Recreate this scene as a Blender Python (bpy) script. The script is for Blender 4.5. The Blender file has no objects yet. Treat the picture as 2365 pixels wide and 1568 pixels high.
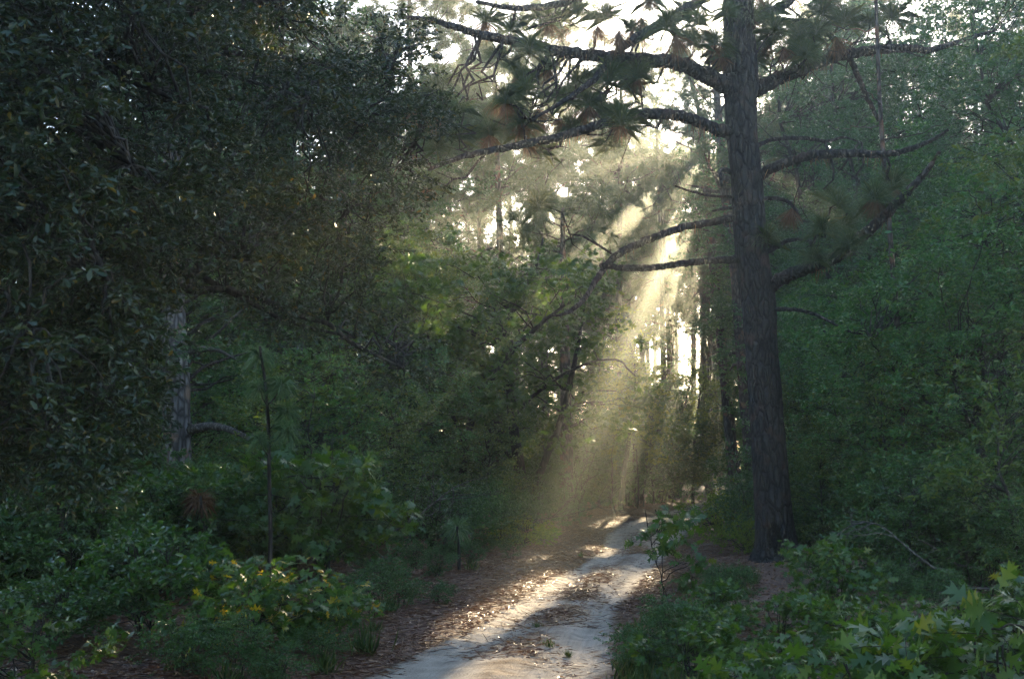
import bpy, math, random
import numpy as np
from mathutils import Vector

# ---------------------------------------------------------------- camera, sky, sun, exposure
sc = bpy.context.scene
COL = sc.collection
W0, H0, FPX = 2365.0, 1568.0, 2628.0          # reference picture frame used for measuring, focal length in its pixels
CAM = np.array([0.0, 0.0, 1.7])
HORIZON = 1080.0
PITCH = math.atan((HORIZON - H0 / 2) / FPX)
cam_data = bpy.data.cameras.new('camera')
cam = bpy.data.objects.new('camera', cam_data)
COL.objects.link(cam)
cam.location = CAM
cam.rotation_euler = (math.pi / 2 + PITCH, 0, 0)
cam_data.sensor_width = 36.0
cam_data.lens = FPX / W0 * 36.0
cam_data.clip_start = 0.05
cam_data.clip_end = 1500
sc.camera = cam

CP, SP = math.cos(PITCH), math.sin(PITCH)


def ray(px, py):
    a, b = (px - W0 / 2) / FPX, -(py - H0 / 2) / FPX
    return np.array([a, CP - b * SP, SP + b * CP])


def at(px, py, Y):
    d = ray(px, py)
    return CAM + d * (Y / d[1])


def on_ground(px, py, z=0.0):
    d = ray(px, py)
    return CAM + d * ((z - CAM[2]) / d[2])


SUN_DIR = ray(1652, 318)
SUN_DIR = SUN_DIR / np.linalg.norm(SUN_DIR)
SUN_EL = math.asin(SUN_DIR[2])
SUN_AZ = math.atan2(SUN_DIR[0], SUN_DIR[1])    # clockwise from +Y

world = bpy.data.worlds.new('World')
sc.world = world
world.use_nodes = True
wn, wl = world.node_tree.nodes, world.node_tree.links
sky = wn.new('ShaderNodeTexSky')
sky.sky_type = 'NISHITA'
sky.sun_disc = False
sky.sun_elevation = SUN_EL
sky.sun_rotation = SUN_AZ
sky.air_density = 1.0
sky.dust_density = 1.0
sky.ozone_density = 2.5
wl.new(sky.outputs[0], wn['Background'].inputs[0])
wn['Background'].inputs[1].default_value = 0.14

sun_data = bpy.data.lights.new('sun', 'SUN')
sun_data.energy = 5.0
sun_data.angle = math.radians(0.5)
sun_data.color = (1.0, 0.79, 0.49)
sun = bpy.data.objects.new('sun', sun_data)
COL.objects.link(sun)
sun.rotation_euler = Vector(SUN_DIR).to_track_quat('Z', 'Y').to_euler()

sc.view_settings.view_transform = 'Standard'
sc.view_settings.look = 'None'
sc.view_settings.gamma = 1.0
sc.view_settings.use_curve_mapping = False
sc.view_settings.exposure = 2.58
sc.render.engine = 'CYCLES'
cy = sc.cycles
cy.max_bounces = 6
cy.diffuse_bounces = 3
cy.glossy_bounces = 2
cy.transmission_bounces = 4
cy.volume_bounces = 1
cy.transparent_max_bounces = 4
cy.use_denoising = True
cy.sample_clamp_indirect = 4.0
cy.sample_clamp_direct = 8.0
cy.use_adaptive_sampling = False
world.cycles.sampling_method = 'NONE'

HAZE_DENSITY = 0.0017
HAZE_ANISO = 0.80


# ---------------------------------------------------------------- mesh helpers
def unit(v):
    v = np.asarray(v, float)
    n = np.linalg.norm(v, axis=-1, keepdims=True)
    return v / np.maximum(n, 1e-9)


class MB:
    """Collects pieces and links them as one mesh object."""

    def __init__(s):
        s.v, s.l, s.t, s.n = [], [], [], 0

    def add(s, verts, loops, totals):
        verts = np.asarray(verts, np.float32).reshape(-1, 3)
        s.v.append(verts)
        s.l.append(np.asarray(loops, np.int32) + s.n)
        s.t.append(np.asarray(totals, np.int32))
        s.n += len(verts)

    def scatter(s, tpl, pos, axis, normal, scale):
        """Copies of a template (verts, faces) with y along axis, z along normal; scale (n,) or (n,3)."""
        tv, tf = tpl
        pos = np.asarray(pos, float).reshape(-1, 3)
        n = len(pos)
        if n == 0:
            return
        y = unit(axis)
        x = unit(np.cross(y, np.asarray(normal, float)))
        z = np.cross(x, y)
        sca = np.asarray(scale, float)
        if sca.ndim < 2:
            sca = np.repeat(np.broadcast_to(sca, (n,))[:, None], 3, 1)
        P = (pos[:, None, :] + tv[None, :, 0:1] * sca[:, None, 0:1] * x[:, None, :]
             + tv[None, :, 1:2] * sca[:, None, 1:2] * y[:, None, :] + tv[None, :, 2:3] * sca[:, None, 2:3] * z[:, None, :])
        fl = np.concatenate([np.asarray(f) for f in tf])
        ft = np.array([len(f) for f in tf])
        loops = (fl[None, :] + (np.arange(n) * len(tv))[:, None]).ravel()
        s.add(P.reshape(-1, 3), loops, np.tile(ft, n))

    def tube(s, pts, rad, sides=6, wob=0.0, rng=None, cap=True):
        pts = np.asarray(pts, float)
        k = len(pts)
        rad = np.broadcast_to(np.asarray(rad, float), (k,))
        tan = unit(np.gradient(pts, axis=0))
        ref = np.array([0.0, 0.0, 1.0]) if abs(tan[0][2]) < 0.8 else np.array([1.0, 0.0, 0.0])
        u = unit(np.cross(tan, ref))
        w = np.cross(tan, u)
        a = np.arange(sides) * 2 * math.pi / sides
        R = np.repeat(rad[:, None], sides, 1)
        if wob and rng is not None:
            R = R * (1 + wob * rng.standard_normal((k, sides)))
        V = pts[:, None, :] + R[..., None] * (np.cos(a)[None, :, None] * u[:, None, :] + np.sin(a)[None, :, None] * w[:, None, :])
        i = np.arange(k - 1)[:, None] * sides
        j = np.arange(sides)[None, :]
        j2 = (j + 1) % sides
        q = np.stack([i + j, i + j2, i + sides + j2, i + sides + j], -1).reshape(-1)
        tot = np.full((k - 1) * sides, 4)
        if cap:
            q = np.concatenate([q, (k - 1) * sides + np.arange(sides), np.arange(sides)[::-1]])
            tot = np.concatenate([tot, [sides, sides]])
        s.add(V.reshape(-1, 3), q, tot)

    def merge(s, o):
        s.v += o.v
        s.l += [l + s.n for l in o.l]
        s.t += o.t
        s.n += o.n

    def build(s, name, mat, parent=None, smooth=False):
        v = np.concatenate(s.v) if s.v else np.zeros((0, 3), np.float32)
        l = np.concatenate(s.l) if s.l else np.zeros(0, np.int32)
        t = np.concatenate(s.t) if s.t else np.zeros(0, np.int32)
        me = bpy.data.meshes.new(name)
        me.vertices.add(len(v))
        me.vertices.foreach_set('co', v.ravel())
        me.loops.add(len(l))
        me.loops.foreach_set('vertex_index', l)
        me.polygons.add(len(t))
        st = np.zeros(len(t), np.int32)
        st[1:] = np.cumsum(t)[:-1]
        me.polygons.foreach_set('loop_start', st)
        me.polygons.foreach_set('loop_total', t)
        if smooth:
            me.polygons.foreach_set('use_smooth', np.ones(len(t), bool))
        me.update(calc_edges=True)
        me.materials.append(mat)
        o = bpy.data.objects.new(name, me)
        COL.objects.link(o)
        if parent is not None:
            o.parent = parent
        return o


def tag(o, label=None, cat=None, group=None, kind=None):
    for k, v in (('label', label), ('category', cat), ('group', group), ('kind', kind)):
        if v:
            o[k] = v
    return o


def thing(name, label, cat, loc=(0, 0, 0), group=None, rotz=0.0):
    o = bpy.data.objects.new(name, None)
    o.empty_display_size = 0.2
    COL.objects.link(o)
    o.location = loc
    o.rotation_euler = (0, 0, rotz)
    return tag(o, label, cat, group)


def dup(root, loc, rotz, scale, label, cat, group=None):
    r = root.copy()
    COL.objects.link(r)
    r.location = loc
    r.rotation_euler = (0, 0, rotz)
    r.scale = scale if hasattr(scale, '__len__') else (scale,) * 3
    for k in ('label', 'category', 'group'):
        if k in r:
            del r[k]
    tag(r, label, cat, group)
    for ch in list(root.children):
        c = ch.copy()
        COL.objects.link(c)
        c.parent = r
        for g in ch.children:
            d = g.copy()
            COL.objects.link(d)
            d.parent = c
    return r


def smooth_path(pts, n):
    """Catmull-Rom through points, n samples."""
    p = np.asarray(pts, float)
    p = np.concatenate([[2 * p[0] - p[1]], p, [2 * p[-1] - p[-2]]])
    m = len(p) - 3
    t = np.linspace(0, m - 1e-6, n)
    i = t.astype(int)
    f = (t - i)[:, None]
    a, b, c, d = p[i], p[i + 1], p[i + 2], p[i + 3]
    return 0.5 * (2 * b + (c - a) * f + (2 * a - 5 * b + 4 * c - d) * f ** 2 + (3 * b - a - 3 * c + d) * f ** 3)


_rngn = np.random.default_rng(7)
_LAT = _rngn.random((64, 64))


def vnoise(x, y):
    xi, yi = np.floor(x).astype(int), np.floor(y).astype(int)
    fx, fy = x - xi, y - yi
    fx, fy = fx * fx * (3 - 2 * fx), fy * fy * (3 - 2 * fy)
    g = lambda i, j: _LAT[i % 64, j % 64]
    return (g(xi, yi) * (1 - fx) + g(xi + 1, yi) * fx) * (1 - fy) + (g(xi, yi + 1) * (1 - fx) + g(xi + 1, yi + 1) * fx) * fy - 0.5


# ---------------------------------------------------------------- materials
def nmat(name):
    m = bpy.data.materials.new(name)
    m.use_nodes = True
    return m, m.node_tree.nodes, m.node_tree.links, m.node_tree.nodes['Principled BSDF']


def ramp(n, stops):
    r = n.new('ShaderNodeValToRGB')
    e = r.color_ramp.elements
    while len(e) < len(stops):
        e.new(0.5)
    for i, (p, c) in enumerate(stops):
        e[i].position = p
        e[i].color = (*c, 1)
    return r


def leaf_mat(name, stops, trans=0.35, glow=(1.9, 2.0, 0.7), rough=0.38, spec=0.5):
    """Leaf: each leaf takes its own colour from the ramp, part of the light passes through."""
    m, n, l, b = nmat(name)
    g = n.new('ShaderNodeNewGeometry')
    r = ramp(n, stops)
    l.new(g.outputs['Random Per Island'], r.inputs[0])
    l.new(r.outputs[0], b.inputs['Base Color'])
    b.inputs['Roughness'].default_value = rough
    b.inputs['Specular IOR Level'].default_value = spec
    t = n.new('ShaderNodeBsdfTranslucent')
    mul = n.new('ShaderNodeMix')
    mul.data_type = 'RGBA'
    mul.blend_type = 'MULTIPLY'
    mul.inputs[0].default_value = 1.0
    l.new(r.outputs[0], mul.inputs[6])
    mul.inputs[7].default_value = (*glow, 1)
    l.new(mul.outputs[2], t.inputs[0])
    mix = n.new('ShaderNodeMixShader')
    mix.inputs[0].default_value = trans
    l.new(b.outputs[0], mix.inputs[1])
    l.new(t.outputs[0], mix.inputs[2])
    l.new(mix.outputs[0], n['Material Output'].inputs[0])
    return m


def bark_mat(name, dark, light, scale=(14, 14, 3.2), warm=(0.16, 0.085, 0.055), bump=0.02, char=None):
    m, n, l, b = nmat(name)
    tc = n.new('ShaderNodeTexCoord')
    mp = n.new('ShaderNodeMapping')
    mp.inputs['Scale'].default_value = scale
    l.new(tc.outputs['Object'], mp.inputs[0])
    nz = n.new('ShaderNodeTexNoise')
    nz.inputs['Scale'].default_value = 1.6
    nz.inputs['Detail'].default_value = 6
    l.new(mp.outputs[0], nz.inputs[0])
    add = n.new('ShaderNodeMixRGB')
    add.inputs[0].default_value = 0.35
    l.new(mp.outputs[0], add.inputs[1])
    l.new(nz.outputs['Color'], add.inputs[2])
    vo = n.new('ShaderNodeTexVoronoi')
    vo.feature = 'DISTANCE_TO_EDGE'
    vo.inputs['Scale'].default_value = 1.0
    l.new(add.outputs[0], vo.inputs['Vector'])
    r = ramp(n, [(0.0, tuple(c * 0.45 for c in dark)), (0.10, dark), (0.5, light)])
    l.new(vo.outputs[0], r.inputs[0])
    nz2 = n.new('ShaderNodeTexNoise')
    nz2.inputs['Scale'].default_value = 3.0
    nz2.inputs['Detail'].default_value = 4
    l.new(tc.outputs['Object'], nz2.inputs[0])
    r2 = ramp(n, [(0.55, (0, 0, 0)), (0.7, (1, 1, 1))])
    l.new(nz2.outputs[0], r2.inputs[0])
    mx = n.new('ShaderNodeMixRGB')
    l.new(r2.outputs[0], mx.inputs[0])
    l.new(r.outputs[0], mx.inputs[1])
    mx.inputs[2].default_value = (*warm, 1)
    out = mx
    if char is not None:                           # fire scar burnt into the foot of the trunk
        sub = n.new('ShaderNodeVectorMath')
        sub.operation = 'SUBTRACT'
        l.new(tc.outputs['Object'], sub.inputs[0])
        sub.inputs[1].default_value = char[0]
        sc_ = n.new('ShaderNodeVectorMath')
        sc_.operation = 'MULTIPLY'
        l.new(sub.outputs[0], sc_.inputs[0])
        sc_.inputs[1].default_value = char[1]
        ln = n.new('ShaderNodeVectorMath')
        ln.operation = 'LENGTH'
        l.new(sc_.outputs[0], ln.inputs[0])
        ad = n.new('ShaderNodeMath')
        ad.operation = 'MULTIPLY_ADD'
        l.new(nz.outputs[0], ad.inputs[0])
        ad.inputs[1].default_value = 0.9
        l.new(ln.outputs['Value'], ad.inputs[2])
        r3 = ramp(n, [(0.75, (1, 1, 1)), (1.0, (0, 0, 0))])
        l.new(ad.outputs[0], r3.inputs[0])
        m3 = n.new('ShaderNodeMixRGB')
        l.new(r3.outputs[0], m3.inputs[0])
        l.new(mx.outputs[0], m3.inputs[1])
        m3.inputs[2].default_value = (0.008, 0.007, 0.007, 1)
        out = m3
    l.new(out.outputs[0], b.inputs['Base Color'])
    b.inputs['Roughness'].default_value = 0.9
    b.inputs['Specular IOR Level'].default_value = 0.2
    bp = n.new('ShaderNodeBump')
    bp.inputs['Strength'].default_value = 1.0
    bp.inputs['Distance'].default_value = bump
    hm = n.new('ShaderNodeMath')
    hm.operation = 'MULTIPLY_ADD'
    l.new(nz.outputs[0], hm.inputs[0])
    hm.inputs[1].default_value = 0.5
    r4 = ramp(n, [(0.0, (0, 0, 0)), (0.22, (1, 1, 1))])
    l.new(vo.outputs[0], r4.inputs[0])
    l.new(r4.outputs[0], hm.inputs[2])
    l.new(hm.outputs[0], bp.inputs['Height'])
    l.new(bp.outputs[0], b.inputs['Normal'])
    return m


M = {}
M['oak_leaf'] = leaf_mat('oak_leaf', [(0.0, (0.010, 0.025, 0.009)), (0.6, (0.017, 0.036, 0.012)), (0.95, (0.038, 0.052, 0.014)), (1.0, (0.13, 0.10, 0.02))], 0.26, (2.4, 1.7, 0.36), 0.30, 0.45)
M['wood_leaf'] = leaf_mat('wood_leaf', [(0.0, (0.028, 0.095, 0.028)), (0.7, (0.050, 0.140, 0.036)), (1.0, (0.10, 0.175, 0.036))], 0.36, (2.1, 1.9, 0.6), 0.31, 0.6)
M['olive_leaf'] = leaf_mat('olive_leaf', [(0.0, (0.045, 0.085, 0.022)), (0.7, (0.075, 0.125, 0.030)), (1.0, (0.13, 0.16, 0.035))], 0.38, (1.9, 1.7, 0.5), 0.36, 0.5)
M['blue_leaf'] = leaf_mat('blue_leaf', [(0.0, (0.020, 0.066, 0.022)), (0.7, (0.034, 0.096, 0.030)), (1.0, (0.065, 0.135, 0.036))], 0.32, (1.9, 1.9, 0.7), 0.28, 0.65)
M['lobed_leaf'] = leaf_mat('lobed_leaf', [(0.0, (0.026, 0.064, 0.012)), (0.7, (0.046, 0.098, 0.016)), (0.985, (0.08, 0.12, 0.018)), (1.0, (0.15, 0.14, 0.02))], 0.40, (2.0, 1.8, 0.45), 0.42, 0.45)
M['yellowing_leaf'] = leaf_mat('yellowing_leaf', [(0.0, (0.034, 0.082, 0.020)), (0.86, (0.062, 0.120, 0.024)), (0.92, (0.20, 0.20, 0.020)), (1.0, (0.42, 0.27, 0.02))], 0.40, (1.7, 1.6, 0.45), 0.45, 0.4)
M['shrub_leaf'] = leaf_mat('shrub_leaf', [(0.0, (0.022, 0.068, 0.016)), (0.7, (0.040, 0.098, 0.022)), (1.0, (0.075, 0.130, 0.026))], 0.32, (2.0, 1.9, 0.6), 0.30, 0.6)
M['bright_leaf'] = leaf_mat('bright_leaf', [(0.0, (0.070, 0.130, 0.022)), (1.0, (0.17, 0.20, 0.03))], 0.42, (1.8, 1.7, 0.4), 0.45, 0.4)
M['needle'] = leaf_mat('needle', [(0.0, (0.034, 0.066, 0.028)), (0.7, (0.060, 0.098, 0.036)), (1.0, (0.11, 0.13, 0.04))], 0.25, (2.2, 1.7, 0.5), 0.45, 0.4)
M['young_needle'] = leaf_mat('young_needle', [(0.0, (0.060, 0.130, 0.060)), (1.0, (0.12, 0.19, 0.08))], 0.3, (1.8, 1.7, 0.7), 0.4, 0.5)
M['dead_needle'] = leaf_mat('dead_needle', [(0.0, (0.08, 0.045, 0.026)), (0.6, (0.14, 0.078, 0.042)), (1.0, (0.22, 0.13, 0.07))], 0.35, (1.8, 1.3, 0.8), 0.55, 0.3)
M['litter'] = leaf_mat('litter', [(0.0, (0.07, 0.028, 0.014)), (0.6, (0.16, 0.062, 0.026)), (0.85, (0.25, 0.11, 0.045)), (1.0, (0.42, 0.27, 0.15))], 0.12, (1.3, 1.1, 0.8), 0.34, 0.6)
M['grass'] = leaf_mat('grass', [(0.0, (0.040, 0.080, 0.022)), (0.7, (0.07, 0.12, 0.03)), (1.0, (0.20, 0.17, 0.07))], 0.35, (1.8, 1.6, 0.5), 0.45, 0.4)
M['oak_bark'] = bark_mat('oak_bark', (0.030, 0.024, 0.020), (0.075, 0.062, 0.052), (20, 20, 6), (0.05, 0.045, 0.04), 0.01)
M['pine_bark'] = bark_mat('pine_bark', (0.055, 0.042, 0.036), (0.15, 0.125, 0.11), (15, 15, 5.5), (0.20, 0.10, 0.06), 0.02)
M['pale_bark'] = bark_mat('pale_bark', (0.10, 0.085, 0.078), (0.30, 0.27, 0.255), (15, 15, 5.5), (0.26, 0.16, 0.11), 0.02)
M['grey_wood'] = bark_mat('grey_wood', (0.07, 0.06, 0.052), (0.20, 0.18, 0.16), (25, 25, 8), (0.12, 0.09, 0.07), 0.006)
M['charred_wood'] = bark_mat('charred_wood', (0.012, 0.010, 0.010), (0.040, 0.034, 0.030), (20, 20, 8), (0.03, 0.025, 0.02), 0.01)


# ---------------------------------------------------------------- leaf and needle shapes
def tpl_leaf(w=0.38, fold=0.10, curl=0.08):
    v = [(0, 0, 0), (0, 1, -curl), (-w / 2, .36, fold), (-w * .42, .72, fold * .8 - curl * .5), (w / 2, .36, fold), (w * .42, .72, fold * .8 - curl * .5)]
    return np.array(v, float), [[0, 4, 5, 1], [0, 1, 3, 2]]


def tpl_spatula(w=0.40, curl=0.12):
    v = [(0, 0, 0), (0, .55, .0), (0, 1, -curl), (-w * .3, .3, .04), (-w * .5, .72, .07), (-w * .3, .94, -curl * .5), (w * .3, .3, .04), (w * .5, .72, .07), (w * .3, .94, -curl * .5)]
    return np.array(v, float), [[0, 6, 1], [1, 6, 7], [1, 7, 8, 2], [0, 1, 3], [1, 4, 3], [1, 2, 5, 4]]


def tpl_lobed(w=1.0, droop=0.22, seed=0):
    r = np.random.default_rng(seed)
    mid = [(0, .0), (0, .25), (0, .5), (0, .75), (0, 1.0)]
    half = [(.055, .17), (.30, .33), (.085, .42), (.47, .66), (.08, .65), (.27, .93), (.045, .84)]
    V = [(0, -.16, 0)] + [(x, y, 0) for x, y in mid]
    R, L = [], []
    for x, y in half:
        R.append(len(V))
        V.append((x * w * r.uniform(.85, 1.15), y * r.uniform(.96, 1.04), 0))
    for x, y in half:
        L.append(len(V))
        V.append((-x * w * r.uniform(.85, 1.15), y * r.uniform(.96, 1.04), 0))
    V = np.array(V, float)
    V[:, 2] = -droop * (V[:, 1] ** 2) - 0.30 * np.abs(V[:, 0]) ** 1.5 + 0.16 * np.abs(V[:, 0])
    F = []
    m0, mA, mB, mC, tip = 1, 2, 3, 4, 5
    for S, flip in ((R, False), (L, True)):
        n1, t1, n2, t2, n3, t3, n4 = S
        for f in ([m0, n1, mA], [mA, n1, n2], [n1, t1, n2], [mA, n2, mB], [mB, n2, n3], [n2, t2, n3], [mB, n3, mC], [mC, n3, n4], [n3, t3, n4], [mC, n4, tip]):
            F.append(f[::-1] if flip else f)
    V = np.concatenate([V, [(.012, -.16, 0)]])
    F.append([0, len(V) - 1, m0])
    return V, F


def tpl_tuft(n, width, seed, spread=(15, 95), droop=0.25, up=0.0):
    """Brush of needles of unit length about the y axis."""
    r = np.random.default_rng(seed)
    V, F = [], []
    for i in range(n):
        a = r.uniform(0, 2 * math.pi)
        th = math.radians(r.uniform(*spread))
        d = np.array([math.sin(th) * math.cos(a), math.cos(th), math.sin(th) * math.sin(a)])
        Ln = r.uniform(.75, 1.05)
        base = np.array([0, -r.uniform(0, .25), 0]) + d * 0.02
        side = unit(np.cross(d, r.standard_normal(3))) * width / 2
        if droop > .4 and th < .6:
            Ln *= .62                                # upright candle of young needles
        m_ = base + d * Ln * .55 + np.array([0, -droop * .10 * math.sin(th), 0])
        dn = unit(d + np.array([0, -droop * 1.7 * math.sin(th), 0]))
        tip = m_ + dn * Ln * .55
        k = len(V)
        V += [base - side, base + side, m_ + side, tip, m_ - side]
        F += [[k, k + 1, k + 2, k + 3, k + 4]]
    return np.array(V), F


PRISM = (np.array([(-.5, 0, -.29), (.5, 0, -.29), (0, 0, .58), (-.2, 1, -.12), (.2, 1, -.12), (0, 1, .23)]),
         [[0, 1, 4, 3], [1, 2, 5, 4], [2, 0, 3, 5]])
T_LEAF = tpl_leaf()
T_SPAT = tpl_spatula()
T_LOBE = [tpl_lobed(1.0, .22, 1), tpl_lobed(.85, .35, 2), tpl_lobed(1.1, .12, 3)]


def sprays(lm, wm, org, d, L, per, leaf_len, tpls, rng, up=0.75, twig=0.004, len_var=0.25, droop=0.0):
    """Leafy twigs: org, d (n,3), L (n,): leaves along the twig and along short side twigs."""
    org, d = np.asarray(org, float), unit(d)
    n = len(org)
    if n == 0:
        return
    L = np.broadcast_to(np.asarray(L, float), (n,))
    upv = np.array([0, 0, 1.0])
    side = unit(np.cross(d, upv) + 0.15 * rng.standard_normal((n, 3)))
    ns = 4
    st = np.linspace(.2, .85, ns)
    sgn = np.where(np.arange(ns) % 2 == 0, 1.0, -1.0)
    t = rng.random((n, per))
    on_side = rng.random((n, per)) < 0.72
    k = rng.integers(0, ns, (n, per))
    sdir = unit(d[:, None, :] * .65 + side[:, None, :] * sgn[None, :, None] * .8 + 0.22 * rng.standard_normal((n, ns, 3)))
    Ls = L[:, None] * .6 * (1.05 - .6 * st[None, :])
    ii = np.arange(n)[:, None]
    sd = sdir[ii, k]
    base = org[:, None, :] + d[:, None, :] * (L[:, None] * st[k])[..., None]
    p_side = base + sd * (Ls[ii, k] * t)[..., None]
    p_main = org[:, None, :] + d[:, None, :] * (L[:, None] * (.1 + .95 * t))[..., None]
    p = np.where(on_side[..., None], p_side, p_main)
    p[..., 2] -= droop * t * L[:, None]
    ax = np.where(on_side[..., None], sd, d[:, None, :])
    alt = np.where(rng.random((n, per)) < .5, 1.0, -1.0)
    lat = unit(np.cross(ax, upv))
    ax = unit(ax * .6 + lat * alt[..., None] * .7 + 0.45 * rng.standard_normal((n, per, 3)) + np.array([0, 0, -droop]))
    nrm = upv * up + 0.55 * rng.standard_normal((n, per, 3))
    sc_ = leaf_len * (1 + len_var * rng.standard_normal((n, per))).clip(.45, 1.7)
    p, ax, nrm, sc_ = p.reshape(-1, 3), ax.reshape(-1, 3), nrm.reshape(-1, 3), sc_.ravel()
    which = rng.integers(0, len(tpls), len(p))
    for q, tp in enumerate(tpls):
        s_ = which == q
        lm.scatter(tp, p[s_], ax[s_], nrm[s_], sc_[s_, None] * np.stack([rng.uniform(.75, 1.15, s_.sum()), np.ones(s_.sum()), rng.uniform(.2, 2.4, s_.sum())], 1))
    if wm is not None:
        wm.scatter(PRISM, org, d, side, np.stack([np.full(n, twig), L, np.full(n, twig)], 1))
        b2 = (org[:, None, :] + d[:, None, :] * (L[:, None] * st[None, :])[..., None]).reshape(-1, 3)
        wm.scatter(PRISM, b2, sdir.reshape(-1, 3), np.repeat(side, ns, 0) + [0, 0, .5], np.stack([np.full(n * ns, twig * .6), Ls.ravel(), np.full(n * ns, twig * .6)], 1))


def bough(wm, a, b, r0, r1, rng, sag=0.12, n=7, sides=5, jit=0.05):
    a, b = np.asarray(a, float), np.asarray(b, float)
    L = np.linalg.norm(b - a)
    t = np.linspace(0, 1, n)[:, None]
    p = a + (b - a) * t
    p[:, 2] += sag * L * (np.sin(math.pi * t[:, 0]))
    p[1:-1] += jit * L * rng.standard_normal((n - 2, 3)) * .5
    wm.tube(p, np.linspace(r0, r1, n), sides)
    return p


def broadleaf(name, seed, h, cr, base, n_cl, n_sp, sp_len, per, tpls, leaf_len, lmat, trunk_r, lean=(0, 0), stems=1, twig=.006, wmat='oak_bark', up=.75, flat=.55):
    """A broad-leaved tree or bush standing at the origin: > trunk, crown."""
    rng = np.random.default_rng(seed)
    wm, lm, bm = MB(), MB(), MB()
    trunks = []
    for s in range(stems):
        a = rng.uniform(0, 6.28)
        off = np.array([math.cos(a), math.sin(a), 0]) * (0 if stems == 1 else .06 * h)
        top = np.array([lean[0], lean[1], h * .88]) + (np.array([rng.normal() * .08 * h, rng.normal() * .08 * h, 0]) if stems == 1 else off * rng.uniform(3, 6))
        n = 12
        t = np.linspace(0, 1, n)[:, None]
        p = off + (top - off) * t
        w = rng.standard_normal((n, 3)) * [1, 1, 0]
        w = np.cumsum(w, 0)
        w -= w[0] + (w[-1] - w[0]) * t
        p = p + w * h * .016
        p[:, :2] += np.outer(np.sin(t[:, 0] * math.pi), np.array(lean)) * .35
        p[0, 2] = -.15
        rr = trunk_r * (1 - .85 * t[:, 0]) / (1 if stems == 1 else 1.6)
        rr[0] *= 1.35
        wm.tube(p, np.maximum(rr, .006), 9 if stems == 1 else 6, .05, rng)
        trunks.append((p, rr))
    cc = []
    while len(cc) < n_cl:
        q = rng.uniform(-1, 1, 3)
        rho = np.linalg.norm(q)
        if rho > 1 or rng.random() > .25 + .75 * rho ** 2:
            continue
        zc = (base + h) / 2
        z = zc + q[2] * (h - base) / 2
        shape = 1.0 - .35 * max(0, (z - zc) / (h - zc)) ** 2
        f = z / h
        cc.append([q[0] * cr * shape + lean[0] * f, q[1] * cr * shape + lean[1] * f, z])
    cc = np.array(cc)
    O, D, LL = [], [], []
    for c in cc:
        p, rr = trunks[rng.integers(len(trunks))]
        hd = np.linalg.norm(c[:2] - np.interp(c[2], p[:, 2], p[:, 0]))
        z0 = np.clip(c[2] - hd * rng.uniform(.25, .8), base * .6, h * .85)
        i = int(np.clip(np.searchsorted(p[:, 2], z0), 1, len(p) - 1))
        bough(bm, p[i], c, max(rr[i] * .42, .006), max(twig * 1.1, .004), rng, .08)
        out = c - p[i]
        out[2] *= .3
        out = unit(out)
        dd = unit(rng.standard_normal((n_sp, 3)) * [1, 1, flat] + out * .55)
        O.append(c + dd * sp_len * .12 + rng.standard_normal((n_sp, 3)) * sp_len * .22 * [1, 1, .6])
        D.append(dd)
        LL.append(sp_len * rng.uniform(.6, 1.25, n_sp))
    sprays(lm, bm, np.concatenate(O), np.concatenate(D), np.concatenate(LL), per, leaf_len, tpls, rng, up, twig)
    root = thing(name, None, None)
    nf = sum(len(t) for t in wm.t)
    wm.merge(bm)
    wm.build('trunk' if trunk_r > .04 else 'stem', M[wmat], root, True).data['solid'] = nf
    lm.build('crown' if trunk_r > .04 else 'foliage', M[lmat], root)
    return root


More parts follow.
